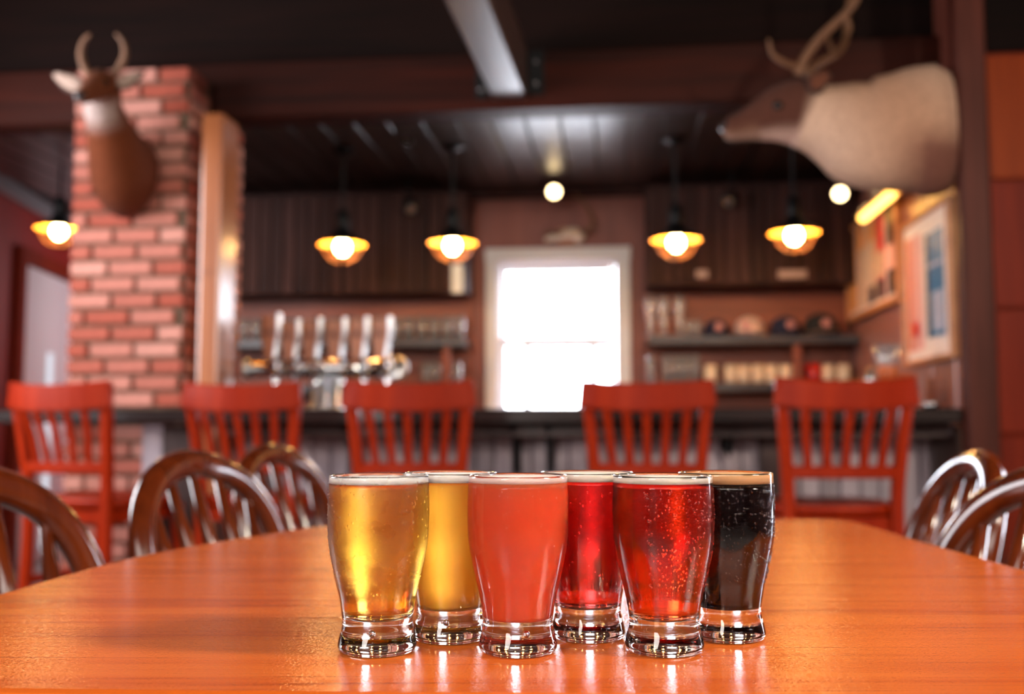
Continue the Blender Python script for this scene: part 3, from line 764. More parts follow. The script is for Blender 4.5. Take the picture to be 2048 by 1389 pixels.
# --- small pale plates on the dark boards, paper by the window
def plate(u0, u1, v0, v1, y, label, name, m, cat, t=0.006):
    a, b = atY(u0, v0, y), atY(u1, v1, y)
    tag(obj(name, nbox((0, 0, 0), (b.x - a.x, t, a.z - b.z), 0.002), m, None, loc=((a.x + b.x) / 2, y, (a.z + b.z) / 2)), label, cat)
plate(1392, 1416, 541, 556, BH - 0.019, 'short pale sign plate on dark boards right of the window', 'sign_plate', M['sign'], 'sign')
plate(1556, 1614, 541, 556, BH - 0.019, 'long pale sign plate on dark boards under the rightmost pendant', 'sign_plate', M['sign'], 'sign')
plate(903, 926, 528, 586, BH - 0.021, 'white paper card at the end of the boards, left of the window', 'paper_card', M['paper'], 'card')

# ------------------------------------------------------------------ antler mount over the window
c = atY(1135, 470, BACK - 0.03)
t = empty('antler_mount', (c.x, BACK - 0.001, c.z), 0, 'small pale antler mount on a plaque over the bright window', 'trophy')
bm = nlathe(capped([(0.075, 0), (0.085, 0.008), (0.08, 0.018)]), 20, Matrix.Rotation(math.pi / 2, 4, 'X') @ Matrix.Diagonal((1.0, 0.55, 1, 1))); obj('plaque', bm, M['frame_oak'], t)
def lp(u, v, y): p = atY(u, v, y); return (p.x - c.x, y - (BACK - 0.001), p.z - c.z)
obj('skull', ntube(catmull([lp(1090, 480, BACK - 0.10), lp(1120, 472, BACK - 0.09), lp(1150, 466, BACK - 0.07), lp(1160, 478, BACK - 0.03)], 4), [0.012] * 2 + [0.02] * 4 + [0.03] * 3 + [0.032] * 4, 10), M['white_ceramic'], t, True)
for k, pts in enumerate(([(1150, 466, .06), (1180, 458, .10), (1186, 440, .12), (1170, 408, .12), (1150, 388, .10)], [(1130, 468, .06), (1108, 466, .13), (1086, 468, .17)])):
    P = catmull([lp(u, v, BACK - dd) for u, v, dd in pts], 5)
    obj('antler', ntube(P, [0.016 - 0.009 * i / (len(P) - 1) for i in range(len(P))], 8), M['antler'], t, True)

# ------------------------------------------------------------------ pictures on the right wall
def on_right(u, v): return atX(u, v, XW - 0.02)
def picture(u0, u1, vt, vb, name, label, fm, openings, bar):
    """frame on the right wall between image columns u0 (far) and u1 (near); openings: [(f0, f1, g0, g1, colours)]"""
    a, b = on_right(u0, 600), on_right(u1, 600)
    zt, zb = on_right(u1, vt).z, on_right(u1, vb).z
    W, Hh = a.y - b.y, zt - zb
    t = empty(name, (XW - 0.011, (a.y + b.y) / 2, (zt + zb) / 2), -math.pi / 2, label, 'picture')
    # local x runs towards the back wall's left (far -> near is +x), local y is into the wall
    obj('backing', nbox((0, -0.012, 0), (W - 0.01, 0.018, Hh - 0.01)), M['mat_board'], t)
    bm = bmesh.new()
    for s in (-1, 1):
        box(bm, (s * (W / 2 - bar / 2), -0.02, 0), (bar, 0.036, Hh), 0.004)
        box(bm, (0, -0.02, s * (Hh / 2 - bar / 2)), (W - 2 * bar, 0.036, bar), 0.004)
    obj('frame', bm, fm, t)
    for (f0, f1, g0, g1, cols) in openings:
        pr = obj('print', nbox(((f0 + f1 - 1) / 2 * W, -0.0235, (g0 + g1 - 1) / 2 * Hh), ((f1 - f0) * W, 0.004, (g1 - g0) * Hh)), cols[0][4], t)
        for (x0, x1, z0, z1, m) in cols[1:]:
            fx = (f0 + (f1 - f0) * (x0 + x1) / 2 - 0.5) * W; fz = (g0 + (g1 - g0) * (z0 + z1) / 2 - 0.5) * Hh
            obj('colour_field', nbox((fx, -0.0265, fz), ((f1 - f0) * W * (x1 - x0), 0.003, (g1 - g0) * Hh * (z1 - z0))), m, pr)
    return t
P_ = lambda n, r, g, b: mat(n, srgb(r, g, b), 0.4, noise=0.12, nscale=12)
blue, pale_blue, pinkm, salmon, redm, darkm, creamm, orangem = P_('blue print', 40, 120, 170), P_('pale blue print', 178, 190, 214), P_('pink print', 232, 176, 172), P_('salmon print', 224, 128, 96), P_('red print', 206, 40, 44), P_('dark print', 60, 38, 34), P_('cream print', 214, 176, 150), P_('orange print', 226, 150, 80)
F = (0, 1, 0, 1)
picture(1816, 1915, 384, 716, 'framed_print', 'white matted frame with pink and blue prints, nearest the dark post', M['frame_oak'],
        [(0.10, 0.40, 0.10, 0.88, [F + (pinkm,), (0, 0.32, 0.0, 1.0, salmon), (0.35, 0.8, 0.12, 0.24, redm)]),
         (0.52, 0.84, 0.16, 0.84, [F + (blue,), (0.35, 1, 0.05, 0.42, pale_blue), (0.1, 1, 0.66, 0.70, pale_blue), (0, 0.16, 0, 1, darkm)])], 0.018)
picture(1703, 1808, 374, 602, 'framed_collage', 'oak collage frame of narrow picture strips beside the caps', M['frame_oak'],
        [(0.04, 0.20, 0.10, 0.92, [F + (orangem,)]), (0.25, 0.40, 0.10, 0.92, [F + (creamm,), (0, 1, 0.72, 1, orangem)]),
         (0.45, 0.58, 0.10, 0.92, [F + (creamm,), (0, 1, 0.0, 0.2, darkm), (0, 1, 0.75, 1, orangem)]),
         (0.62, 0.75, 0.10, 0.92, [F + (redm,), (0, 1, 0.0, 0.22, darkm), (0, 1, 0.25, 0.55, creamm)]),
         (0.80, 0.92, 0.10, 0.92, [F + (darkm,), (0, 1, 0.28, 0.55, pinkm)])], 0.03)
# picture light over the collage
a, b = on_right(1728, 440), on_right(1778, 374)
zpl = atX(1750, 412, XW - 0.12).z
y0_, y1_ = atX(1722, 440, XW - 0.12).y, atX(1778, 380, XW - 0.12).y
t = empty('picture_light', (XW - 0.011, (y0_ + y1_) / 2, zpl), 0, 'glowing amber picture light over the oak collage frame', 'lamp')
hl = abs(y0_ - y1_) / 2
obj('tube', nrod((-0.10, -hl, 0), (-0.10, hl, 0), 0.022, None, 14), M['tube'], t, True)
bm = bmesh.new()
sweep(bm, [(-0.10, -hl - 0.01, 0), (-0.10, hl + 0.01, 0)], lambda i, k: [(0.034 * math.cos(a_), 0.034 * math.sin(a_)) for a_ in [math.pi * j / 8 for j in range(9)]] + [(0.031 * math.cos(a_), 0.031 * math.sin(a_)) for a_ in [math.pi * (8 - j) / 8 for j in range(9)]])
obj('hood', bm, mat('brass', srgb(190, 130, 60), 0.3, 0.9, noise=0.05), t)
obj('arm', ntube([(0.0, 0, 0.09), (-0.05, 0, 0.10), (-0.10, 0, 0.034)], 0.008, 8, (0, 1, 0)), M['iron'], t)

# ------------------------------------------------------------------ lamps
def pendant(u, v, Y, label, first=None):
    p = atY(u, v, Y); top = 2.36
    zc = SOFF_B + 0.001
    if p.x < xr: zc = 2.36
    t = empty('pendant_lamp', p, 0, label, 'pendant lamp', 'warehouse pendants over the bar')
    R = 0.113
    bm = bmesh.new()
    lathe(bm, [(0.028, 0.085), (0.034, 0.06), (0.05, 0.045), (R * 0.75, 0.022), (R, 0.0), (R, -0.004), (R * 0.75, 0.017), (0.048, 0.040), (0.030, 0.055), (0.028, 0.06)], 28, close=True)
    s = obj('shade', bm, M['iron'], t, True)
    bm = bmesh.new(); lathe(bm, [(R - 0.002, -0.003), (R * 0.75, 0.0155), (0.047, 0.0385), (0.030, 0.053), (0, 0.054)], 28)
    obj('lining', bm, M['enamel'], s, True)
    obj('bulb', nlathe([(0, -0.052), (0.016, -0.049), (0.030, -0.034), (0.036, -0.014), (0.030, 0.008), (0.016, 0.026), (0.013, 0.05)], 18), M['bulb'], t, True)
    obj('socket', nlathe([(0, 0.16), (0.02, 0.16), (0.03, 0.14), (0.032, 0.085), (0.026, 0.05), (0, 0.05)], 16), M['iron'], t, True)
    for k in range(3):
        a_ = math.pi * k / 3 + 0.2; n_ = 12
        P = [(0.092 * math.cos(q) * math.cos(a_), 0.092 * math.cos(q) * math.sin(a_), -0.004 - 0.086 * math.sin(q)) for q in [math.pi * j / n_ for j in range(n_ + 1)]]
        obj('guard_wire', ntube(P, 0.0035, 6, (math.sin(a_), -math.cos(a_), 0)), M['brass_wire'], t, True)
    P = [(0.075 * math.cos(2 * math.pi * j / 20), 0.075 * math.sin(2 * math.pi * j / 20), -0.052) for j in range(21)]
    obj('guard_ring', ntube(P, 0.0035, 6), M['brass_wire'], t, True)
    obj('stem', nrod((0, 0, 0.15), (0, 0, zc - p.z - 0.02), 0.007), M['iron'], t)
    obj('canopy', nlathe(capped([(0.05, zc - p.z), (0.05, zc - p.z - 0.012), (0.02, zc - p.z - 0.03)]), 18), M['iron'], t)
    return t
M['brass_wire'] = mat('amber lit guard wire', srgb(104, 62, 34), 0.5, 0.2, noise=0.05)
pendant(685, 489, 4.45, 'caged warehouse pendant glowing nearest the wooden post, over the beer taps')
pendant(905, 486, 4.45, 'caged warehouse pendant glowing just left of the window')
pendant(1352, 480, 4.45, 'caged warehouse pendant glowing just right of the window')
pendant(1588, 466, 4.45, 'caged warehouse pendant glowing nearest the caribou head')
pendant(118, 458, 4.60, 'caged warehouse pendant glowing left of the brick pillar, by the red wall')
def spot(u, v, Y, label, lit, tilt):
    p = atY(u, v, Y)
    zc = SOFF_B + 0.001
    t = empty('spotlight', p, 0, label, 'spotlight')
    Rm = Matrix.Rotation(tilt[1], 4, 'Z') @ Matrix.Rotation(tilt[0], 4, 'X')
    obj('head', nlathe([(0, 0.075), (0.025, 0.075), (0.036, 0.05), (0.040, 0.0), (0.036, -0.003), (0.034, 0.006), (0, 0.006)], 18, Rm), M['iron'], t, True)
    obj('face', nlathe([(0, -0.001), (0.033, -0.001), (0.033, 0.005), (0, 0.005)], 18, Rm), M['spot'] if lit else M['steel'], t)
    e = Rm @ Vector((0, 0, 0.06))
    obj('stem', nrod(e, (e.x, e.y, max(zc - p.z, e.z + 0.03)), 0.006), M['iron'], t)
spot(1108, 384, 5.10, 'round warm spotlight lit above the window', True, (math.radians(-65), 0))
spot(1680, 388, 5.0, 'round warm spotlight lit under the caribou neck', True, (math.radians(-65), math.radians(-25)))
spot(816, 277, 4.3, 'dark unlit spotlight under the plank ceiling', False, (math.radians(-50), math.radians(30)))
spot(822, 418, 5.02, 'dark unlit spotlight between the two left pendants', False, (math.radians(-50), math.radians(30)))
spot(1456, 404, 5.02, 'dark unlit spotlight between the two right pendants', False, (math.radians(-50), math.radians(-30)))

# ------------------------------------------------------------------ beer tap tower on the counter
TY = 4.02
tz = atY(650, 738, TY).z
xa, xb = atY(494, 738, TY).x, atY(797, 738, TY).x
xm = atY(646, 738, TY).x
t = empty('beer_tap_tower', (xm, TY, CT), 0, 'chrome beer tap tower with six wooden handles on the bar', 'beer tower')
hz = tz - CT
obj('pipe', nrod((xa - xm, 0, hz), (xb - xm - 0.03, 0, hz), 0.038, None, 24), M['chrome'], t, True)
for s, u in ((-1, xa), (1, xb)):
    bm = bmesh.new(); lathe(bm, capped([(0.020, -0.02), (0.05, -0.012), (0.062, 0.0), (0.05, 0.012), (0.02, 0.02)]) if s > 0 else capped([(0.040, -0.01), (0.044, 0), (0.04, 0.01)]), 24, Matrix.Translation((u - xm - (0.02 if s > 0 else 0), 0, hz - (0.0 if s > 0 else 0))) @ Matrix.Rotation(math.pi / 2 - (0.5 if s > 0 else 0), 4, 'Y' if s < 0 else 'X') )
    obj('end_cap', bm, M['satin'], t, True)
for dx, r in ((-0.012, 0.034), (0.052, 0.02)):
    bm = bmesh.new(); lathe(bm, [(0, 0), (r + 0.02, 0), (r + 0.02, 0.012), (r, 0.02), (r, hz), (0, hz)], 24, Matrix.Translation((dx, 0, 0)))
    obj('column', bm, M['satin'], t, True)
hus = [(570, 628), (609, 640), (650, 637), (699, 637), (743, 635), (788, 634)]
for u, vt in hus:
    x = atY(u, 700, TY).x - xm; zt = atY(u, vt, TY - 0.06).z - CT
    fa = obj('faucet', ntube(catmull([(x, -0.03, hz), (x, -0.07, hz), (x, -0.10, hz - 0.01), (x, -0.115, hz - 0.05), (x, -0.118, hz - 0.075)], 3), 0.010, 10, (1, 0, 0)), M['chrome'], t, True)
    bm = nlathe(capped([(0.013, hz - 0.012), (0.015, hz + 0.004), (0.009, hz + 0.02), (0.007, hz + 0.035)]), 14, Matrix.Translation((x, -0.085, 0))); obj('collar', bm, M['chrome'], fa, True)
    hh = zt - hz - 0.03
    hd = obj('tap_handle', ntube(catmull([(x - 0.012, -0.085, hz + 0.03), (x - 0.006, -0.083, hz + 0.03 + hh * 0.35), (x + 0.004, -0.088, hz + 0.03 + hh * 0.6), (x + 0.004, -0.09, zt - 0.012), (x + 0.004, -0.09, zt)], 4), [0.0095] * 4 + [0.010] * 4 + [0.011] * 4 + [0.011] * 4 + [0.008], 12, (0, 1, 0)), M['satin'], t, True)
    # wooden badge board beside the bright handle
    bm = bmesh.new(); z0 = hz + 0.032
    pts = [(-0.018, z0), (0.018, z0), (0.034, z0 + hh * 0.45), (0.034, zt - 0.008), (-0.034, zt - 0.008), (-0.034, z0 + hh * 0.45)]
    f0 = [bm.verts.new((x - 0.045 + px_, -0.062, pz_)) for px_, pz_ in pts]; f1 = [bm.verts.new((x - 0.045 + px_, -0.048, pz_)) for px_, pz_ in pts]
    bm.faces.new(f0); bm.faces.new(list(reversed(f1)))
    for i in range(6): bm.faces.new((f0[i], f1[i], f1[(i + 1) % 6], f0[(i + 1) % 6]))
    bd = obj('badge_board', bm, M['paddle'], t)
    obj('badge', nlathe(capped([(0.014, 0), (0.014, 0.003)]), 14, Matrix.Translation((x - 0.050, -0.0625, z0 + hh * 0.6)) @ Matrix.Rotation(math.pi / 2, 4, 'X')), M['paddle_mark'], bd)

# ------------------------------------------------------------------ things on the counter, right
JY = 3.75
jar0 = None
for u, lab in ((1646, 'silver-lidded jar at the left end of the row on the bar'), (1669, 'silver-lidded jar, second of the row on the bar'), (1692, 'silver-lidded jar, third of the row on the bar'), (1716, 'silver-lidded jar, fourth of the row on the bar')):
    x = atY(u, 780, JY).x
    if jar0 is None:
        jar0 = t = empty('condiment_jar', (x, JY, CT + 0.001))
        obj('jar', nlathe([(0, 0), (0.019, 0), (0.021, 0.006), (0.021, 0.072), (0.016, 0.085), (0, 0.085)], 16), M['shelf_glass'], t, True)
        obj('filling', nlathe([(0, 0.004), (0.0185, 0.004), (0.0185, 0.06), (0, 0.06)], 14), M['cap_tan'], t, True)
        obj('lid', nlathe([(0.0195, 0.078), (0.0195, 0.100), (0.012, 0.109), (0, 0.110)], 16), M['steel'], t, True)
    else:
        t = copy_tree(jar0); t.location = (x, JY, CT + 0.001)
    tag(t, lab, 'jar', 'condiment jars on the bar')
x = atY(1742, 780, JY).x
t = empty('sugar_shaker', (x, JY, CT + 0.001), 0, 'taller silver-topped shaker beside the coffee carafe', 'shaker')
obj('body', nlathe([(0, 0), (0.022, 0), (0.025, 0.008), (0.022, 0.09), (0.019, 0.10), (0, 0.10)], 16), M['shelf_glass'], t, True)
obj('top', nlathe([(0.02, 0.098), (0.02, 0.115), (0.012, 0.13), (0.008, 0.15), (0, 0.152)], 16), M['steel'], t, True)
x = atY(1776, 780, JY + 0.05).x; zt = atY(1776, 692, JY + 0.05).z - CT
t = empty('coffee_carafe', (x, JY + 0.05, CT + 0.001), 0, 'hourglass glass coffee carafe with wooden collar on the bar', 'carafe')
zm_ = zt * 0.56
pr = [(0, 0), (0.05, 0.0), (0.062, 0.02), (0.060, 0.05), (0.03, zm_ - 0.02), (0.024, zm_), (0.03, zm_ + 0.025), (0.058, zt)]
obj('vessel', nlathe(pr + [(0.0565, zt), (0.0285, zm_ + 0.025), (0.0225, zm_), (0.0285, zm_ - 0.02), (0.058, 0.05), (0.06, 0.02), (0.048, 0.002), (0, 0.002)], 24), M['shelf_glass'], t, True)
obj('collar', nlathe([(0.033, zm_ - 0.028), (0.036, zm_ - 0.026), (0.030, zm_), (0.036, zm_ + 0.026), (0.033, zm_ + 0.028), (0.026, zm_)], 20, close=True), M['orange_wood'], t, True)
a_, b_ = atY(1772, 760, JY + 0.24), atY(1822, 760, JY + 0.24); zt = atY(1795, 749, JY + 0.24).z - CT
t = empty('napkin_box', ((a_.x + b_.x) / 2, JY + 0.24, CT + 0.001), 0, 'open orange wooden napkin box behind the coffee carafe', 'box')
wN = b_.x - a_.x; bm = bmesh.new()
for s in (-1, 1): box(bm, (s * (wN / 2 - 0.005), 0, zt / 2), (0.01, 0.09, zt), 0.002); box(bm, (0, s * 0.04, zt / 2), (wN - 0.02, 0.01, zt), 0.002)
box(bm, (0, 0, 0.005), (wN - 0.02, 0.07, 0.01)); obj('box_walls', bm, M['orange_wood'], t)
obj('napkin', nbox((0, 0, zt * 0.45), (wN - 0.03, 0.055, zt * 0.85), 0.003), M['paper'], t)
x = atY(1864, 812, CF + 0.08).x
t = empty('metal_dish', (x, CF + 0.09, CT + 0.001), 0, 'small dull metal dish at the right end of the bar', 'dish')
obj('dish', nlathe([(0, 0), (0.022, 0), (0.035, 0.016), (0.033, 0.0165), (0.021, 0.003), (0, 0.003)], 18), M['steel'], t, True)
for u, lab in ((1197, 'small shiny steel shaker on the bar, left one behind the fourth stool'), (1225, 'small shiny steel shaker on the bar, right one behind the fourth stool')):
    x = atY(u, 812, CF + 0.1).x
    t = empty('steel_shaker', (x, CF + 0.1, CT + 0.001), 0, lab, 'shaker', 'steel shakers on the bar')
    obj('body', nlathe([(0, 0), (0.013, 0), (0.014, 0.02), (0.011, 0.03), (0, 0.031)], 14), M['chrome'], t, True)
    obj('cap', nlathe([(0.012, 0.0305), (0.012, 0.036), (0.006, 0.041), (0, 0.042)], 14), M['steel'], t, True)

# ------------------------------------------------------------------ bar stools
def make_stool():
    t = empty('bar_stool', (0, 0, 0))
    W = M['stool']; zs = 0.645
    # seat, sitter faces +y, the back is at -y
    bm = bmesh.new(); n = 28
    ring = [(0.205 * math.copysign(abs(math.cos(a)) ** 0.6, math.cos(a)), 0.195 * math.copysign(abs(math.sin(a)) ** 0.6, math.sin(a))) for a in [2 * math.pi * i / n for i in range(n)]]
    lv = []
    for k, (z, s_) in enumerate(((zs - 0.035, 0.94), (zs - 0.02, 1.0), (zs - 0.006, 1.0), (zs, 0.96), (zs - 0.008, 0.5))):
        lv.append([bm.verts.new((x * s_, y * s_ + 0.0, z)) for x, y in ring])
    for a, b in zip(lv[:-1], lv[1:]):
        for i in range(n): bm.faces.new((a[i], a[(i + 1) % n], b[(i + 1) % n], b[i]))
    bm.faces.new(lv[0]); bm.faces.new(lv[-1]); obj('seat', bm, W, t, True)
    # rear posts: leg and back upright in one piece, spreading and leaning back towards the top
    for s in (-1, 1):
        path = catmull([(s * 0.185, -0.215, 0.0), (s * 0.163, -0.188, 0.35), (s * 0.160, -0.186, 0.64), (s * 0.168, -0.20, 0.78), (s * 0.188, -0.235, 1.01)], 5)
        bm = bmesh.new(); sweep(bm, path, lambda i, k: rect_section(0.036, 0.034, 0.006), (0, 1, 0)); obj('rear_post', bm, W, t)
        bm = bmesh.new(); sweep(bm, [(s * 0.185, 0.19, 0.0), (s * 0.165, 0.15, zs - 0.035)], lambda i, k: rect_section(0.036, 0.036, 0.005), (0, 1, 0)); obj('front_leg', bm, W, t)
    def bowed(z, half, y0, sag, dz=0.0, n=10):
        return [(half * (2 * i / n - 1), y0 - sag * (1 - (2 * i / n - 1) ** 2), z + dz * ((2 * i / n - 1) ** 2)) for i in range(n + 1)]
    bm = bmesh.new(); sweep(bm, bowed(0.965, 0.205, -0.232, 0.045, 0.014), lambda i, k: rect_section(0.024, 0.088, 0.006), (0, 0, 1)); obj('top_rail', bm, W, t)
    bm = bmesh.new(); sweep(bm, bowed(0.742, 0.165, -0.196, 0.025), lambda i, k: rect_section(0.022, 0.038, 0.005), (0, 0, 1)); obj('lower_rail', bm, W, t)
    for k in range(5):
        f = (k - 2) / 2.0
        x0_, x1_ = f * 0.106, f * 0.124
        s0_, s1_ = 0.025 * (1 - (x0_ / 0.165) ** 2), 0.045 * (1 - (x1_ / 0.205) ** 2)
        bm = bmesh.new(); sweep(bm, [(x0_, -0.196 - s0_, 0.755), ((x0_ + x1_) / 2, -0.212 - (s0_ + s1_) / 2 + 0.006, 0.84), (x1_, -0.230 - s1_, 0.928)], lambda i, k: rect_section(0.026, 0.014, 0.004), (0, 1, 0)); obj('back_slat', bm, W, t)
    for z, c in ((0.235, 0), (0.34, 1)):
        for s in (-1, 1):
            bm = bmesh.new(); box(bm, (s * 0.172, -0.012, z + 0.03), (0.022, 0.36, 0.028), 0.004); obj('side_stretcher', bm, W, t)
    bm = nbox((0, 0.175, 0.22), (0.335, 0.022, 0.03), 0.004); obj('foot_rail', bm, W, t)
    bm = nbox((0, -0.195, 0.30), (0.325, 0.022, 0.028), 0.004); obj('rear_stretcher', bm, W, t)
    for s in (-1, 1): obj('apron', nbox((s * 0.155, -0.015, zs - 0.06), (0.02, 0.29, 0.045), 0.003), W, t)
    obj('apron', nbox((0, 0.14, zs - 0.06), (0.29, 0.02, 0.045), 0.003), W, t); obj('apron', nbox((0, -0.165, zs - 0.06), (0.29, 0.02, 0.045), 0.003), W, t)
    return t
stool0 = make_stool()
for i, (u, d, rz, lab) in enumerate(((120, 3.22, -14, 'cherry red slat-back bar stool in front of the white door, turned sideways'),
                                     (484, 3.26, -5, 'cherry red slat-back bar stool in front of the pine post and pillar corner'),
                                     (818, 3.15, 4, 'cherry red slat-back bar stool left of the window, behind the yellow beers'),
                                     (1293, 3.10, -3, 'cherry red slat-back bar stool overlapping the right edge of the window'),
                                     (1690, 2.92, 5, 'cherry red slat-back bar stool in front of the jars, nearest the dark post'))):
    t = stool0 if i == 0 else copy_tree(stool0)
    r = math.radians(rz)
    back = cc((u - 1024) / FPX * d, d)
    t.rotation_euler = (0, 0, r + (0.0))
    off = Matrix.Rotation(r, 3, 'Z') @ Vector((0, -0.235, 0))
    t.location = back - off
    tag(t, lab, 'bar stool', 'cherry red bar stools along the counter')

# ------------------------------------------------------------------ bow-back dining chairs
def make_chair():
    t = empty('bow_back_chair', (0, 0, 0)); W = M['chair']
    zs = 0.45
    bm = bmesh.new(); n = 32
    ring = []
    for i in range(n):
        a = 2 * math.pi * i / n; x = 0.20 * math.copysign(abs(math.cos(a)) ** 0.7, math.cos(a)); y = 0.20 * math.copysign(abs(math.sin(a)) ** 0.75, math.sin(a))
        ring.append((x * (1 + 0.08 * (y / 0.2)), y))
    lv = [[bm.verts.new((x * s_, y * s_, z)) for x, y in ring] for z, s_ in ((zs - 0.038, 0.9), (zs - 0.02, 1), (zs - 0.004, 1.0), (zs, 0.96), (zs - 0.012, 0.6), (zs - 0.014, 0.2))]
    for a, b in zip(lv[:-1], lv[1:]):
        for i in range(n): bm.faces.new((a[i], a[(i + 1) % n], b[(i + 1) % n], b[i]))
    bm.faces.new(lv[0]); bm.faces.new(lv[-1]); obj('seat', bm, W, t, True)
    # bow: rises from the seat's rear corners, leaning back
    lean = 0.27
    def bp(x, h): return (x, -0.155 - lean * h - 0.02 * (1 - (x / 0.175) ** 2), zs - 0.01 + h)
    pts = [(-0.145, 0.0), (-0.160, 0.12), (-0.165, 0.22), (-0.148, 0.305), (-0.095, 0.362), (0.0, 0.385), (0.095, 0.362), (0.148, 0.305), (0.165, 0.22), (0.160, 0.12), (0.145, 0.0)]
    path = catmull([bp(x, h) for x, h in pts], 6)
    bm = bmesh.new(); sweep(bm, path, lambda i, k: circ(0.020, 14, 0.016), (0, 1, 0)); obj('bow', bm, W, t, True)
    for k in range(5):
        f = (k - 2) / 2.0; h1 = 0.383 - 0.040 * f * f
        p0, p1 = Vector((f * 0.085, -0.150, zs - 0.008)), Vector(bp(f * 0.115, h1))
        m_, L_ = axis_matrix(p0, p1)
        prof = [(0, 0), (0.008, 0), (0.010, L_ * .10), (0.014, L_ * .16), (0.008, L_ * .20), (0.0165, L_ * .235), (0.0165, L_ * .27), (0.008, L_ * .30), (0.017, L_ * .33), (0.009, L_ * .37), (0.012, L_ * .42), (0.013, L_ * .5), (0.010, L_ * .7), (0.0065, L_), (0, L_)]
        if k in (1, 2, 3, 0, 4):
            bm = bmesh.new(); lathe(bm, prof, 12, m_); obj('spindle', bm, W, t, True)
    for sx in (-1, 1):
        for sy in (-1, 1):
            m_, L_ = axis_matrix((sx * 0.205, sy * 0.205, 0), (sx * 0.14, sy * 0.13, zs - 0.025))
            bm = bmesh.new(); lathe(bm, [(0, 0), (0.011, 0), (0.016, L_ * .18), (0.020, L_ * .3), (0.012, L_ * .36), (0.02, L_ * .4), (0.013, L_ * .44), (0.019, L_ * .7), (0.014, L_), (0, L_)], 12, m_); obj('leg', bm, W, t, True)
    for sx in (-1, 1): obj('stretcher', nrod((sx * 0.182, -0.178, 0.16), (sx * 0.182, 0.178, 0.16), 0.010), W, t, True)
    obj('stretcher', nrod((-0.182, 0, 0.16), (0.182, 0, 0.16), 0.010), W, t, True)
    return t
chair0 = make_chair()
def put_chair(first, n_, f_, lab, sc=1.0):
    """n_, f_: (camera x, depth) of the near and far bow posts at table height; the chair faces the table"""
    t = chair0 if first else copy_tree(chair0)
    a, b = cc(*n_), cc(*f_); m_ = (a + b) / 2; d_ = (b - a).normalized()
    fac = Vector((d_.y, -d_.x, 0))                      # facing right of near->far
    tgt = cc(0.03, 0.95)
    if (tgt - m_).dot(fac) < 0: fac = -fac
    t.rotation_euler = (0, 0, math.atan2(fac.y, fac.x) - math.pi / 2)
    t.location = m_ + fac * 0.24
    tag(t, lab, 'chair', 'dark oak bow-back chairs round the table')
put_chair(True, (-0.610, 0.84), (-0.478, 1.15), 'bow-back oak chair cut off by the left edge of the photo')
put_chair(False, (-0.461, 1.25), (-0.373, 1.55), 'bow-back oak chair with bright rim in front of the second red stool')
put_chair(False, (-0.472, 1.75), (-0.380, 2.05), 'bow-back oak chair half hidden behind the pale yellow lager')
put_chair(False, (0.606, 1.27), (0.650, 1.60), 'bow-back oak chair near the dark post, farther of the two at right')
put_chair(False, (0.560, 0.85), (0.500, 1.15), 'bow-back oak chair cut off by the right edge of the photo')

# ------------------------------------------------------------------ the table
tc_ = cc(0.03, 0.93)
tab = empty('dining_table', tc_, YAW, 'orange varnished wooden table with rounded corners under the six beers', 'table')
outline = [(-0.26, 0.482), (0.40, 0.470), (0.445, 0.49), (0.462, 0.54), (0.461, 0.9), (0.460, 1.12), (0.466, 1.36), (0.455, 1.385), (0.43, 1.392), (0.1, 1.398), (-0.10, 1.385), (-0.19, 1.35), (-0.250, 1.295), (-0.296, 1.2), (-0.342, 1.09), (-0.372, 1.0), (-0.386, 0.913), (-0.397, 0.77), (-0.396, 0.64), (-0.375, 0.55), (-0.335, 0.50)]
def smooth_loop(pts, it=3):
    for _ in range(it):
        o_ = []
        for i, p in enumerate(pts):
            q = pts[(i + 1) % len(pts)]
            o_ += [(p[0] * .75 + q[0] * .25, p[1] * .75 + q[1] * .25), (p[0] * .25 + q[0] * .75, p[1] * .25 + q[1] * .75)]
        pts = o_
    return pts
op = [(x - 0.03, y - 0.93) for x, y in smooth_loop(outline)]
bm = bmesh.new(); lv = []
for z, ins in ((-0.035, 0.012), (-0.030, 0.003), (-0.022, 0.0), (-0.010, 0.0), (-0.004, 0.0018), (-0.001, 0.005), (0, 0.010)):
    lv.append([bm.verts.new((x * (1 - ins / 0.43), y * (1 - ins / 0.45), TABLE_Z + z)) for x, y in op])
for a, b in zip(lv[:-1], lv[1:]):
    for i in range(len(op)): bm.faces.new((a[i], a[(i + 1) % len(op)], b[(i + 1) % len(op)], b[i]))
bm.faces.new(lv[0]); bm.faces.new(list(reversed(lv[-1])))
obj('table_top', bm, M['table'], tab)
PM = Matrix.Translation((-0.04, -0.19, 0))
obj('pedestal', nlathe([(0, 0.03), (0.07, 0.03), (0.055, 0.08), (0.05, 0.60), (0.09, 0.69), (0.11, 0.714), (0, 0.714)], 24, PM), M['iron'], tab, True)
obj('foot', nlathe([(0, 0), (0.11, 0), (0.11, 0.012), (0.09, 0.026), (0, 0.03)], 32, PM), M['iron'], tab)

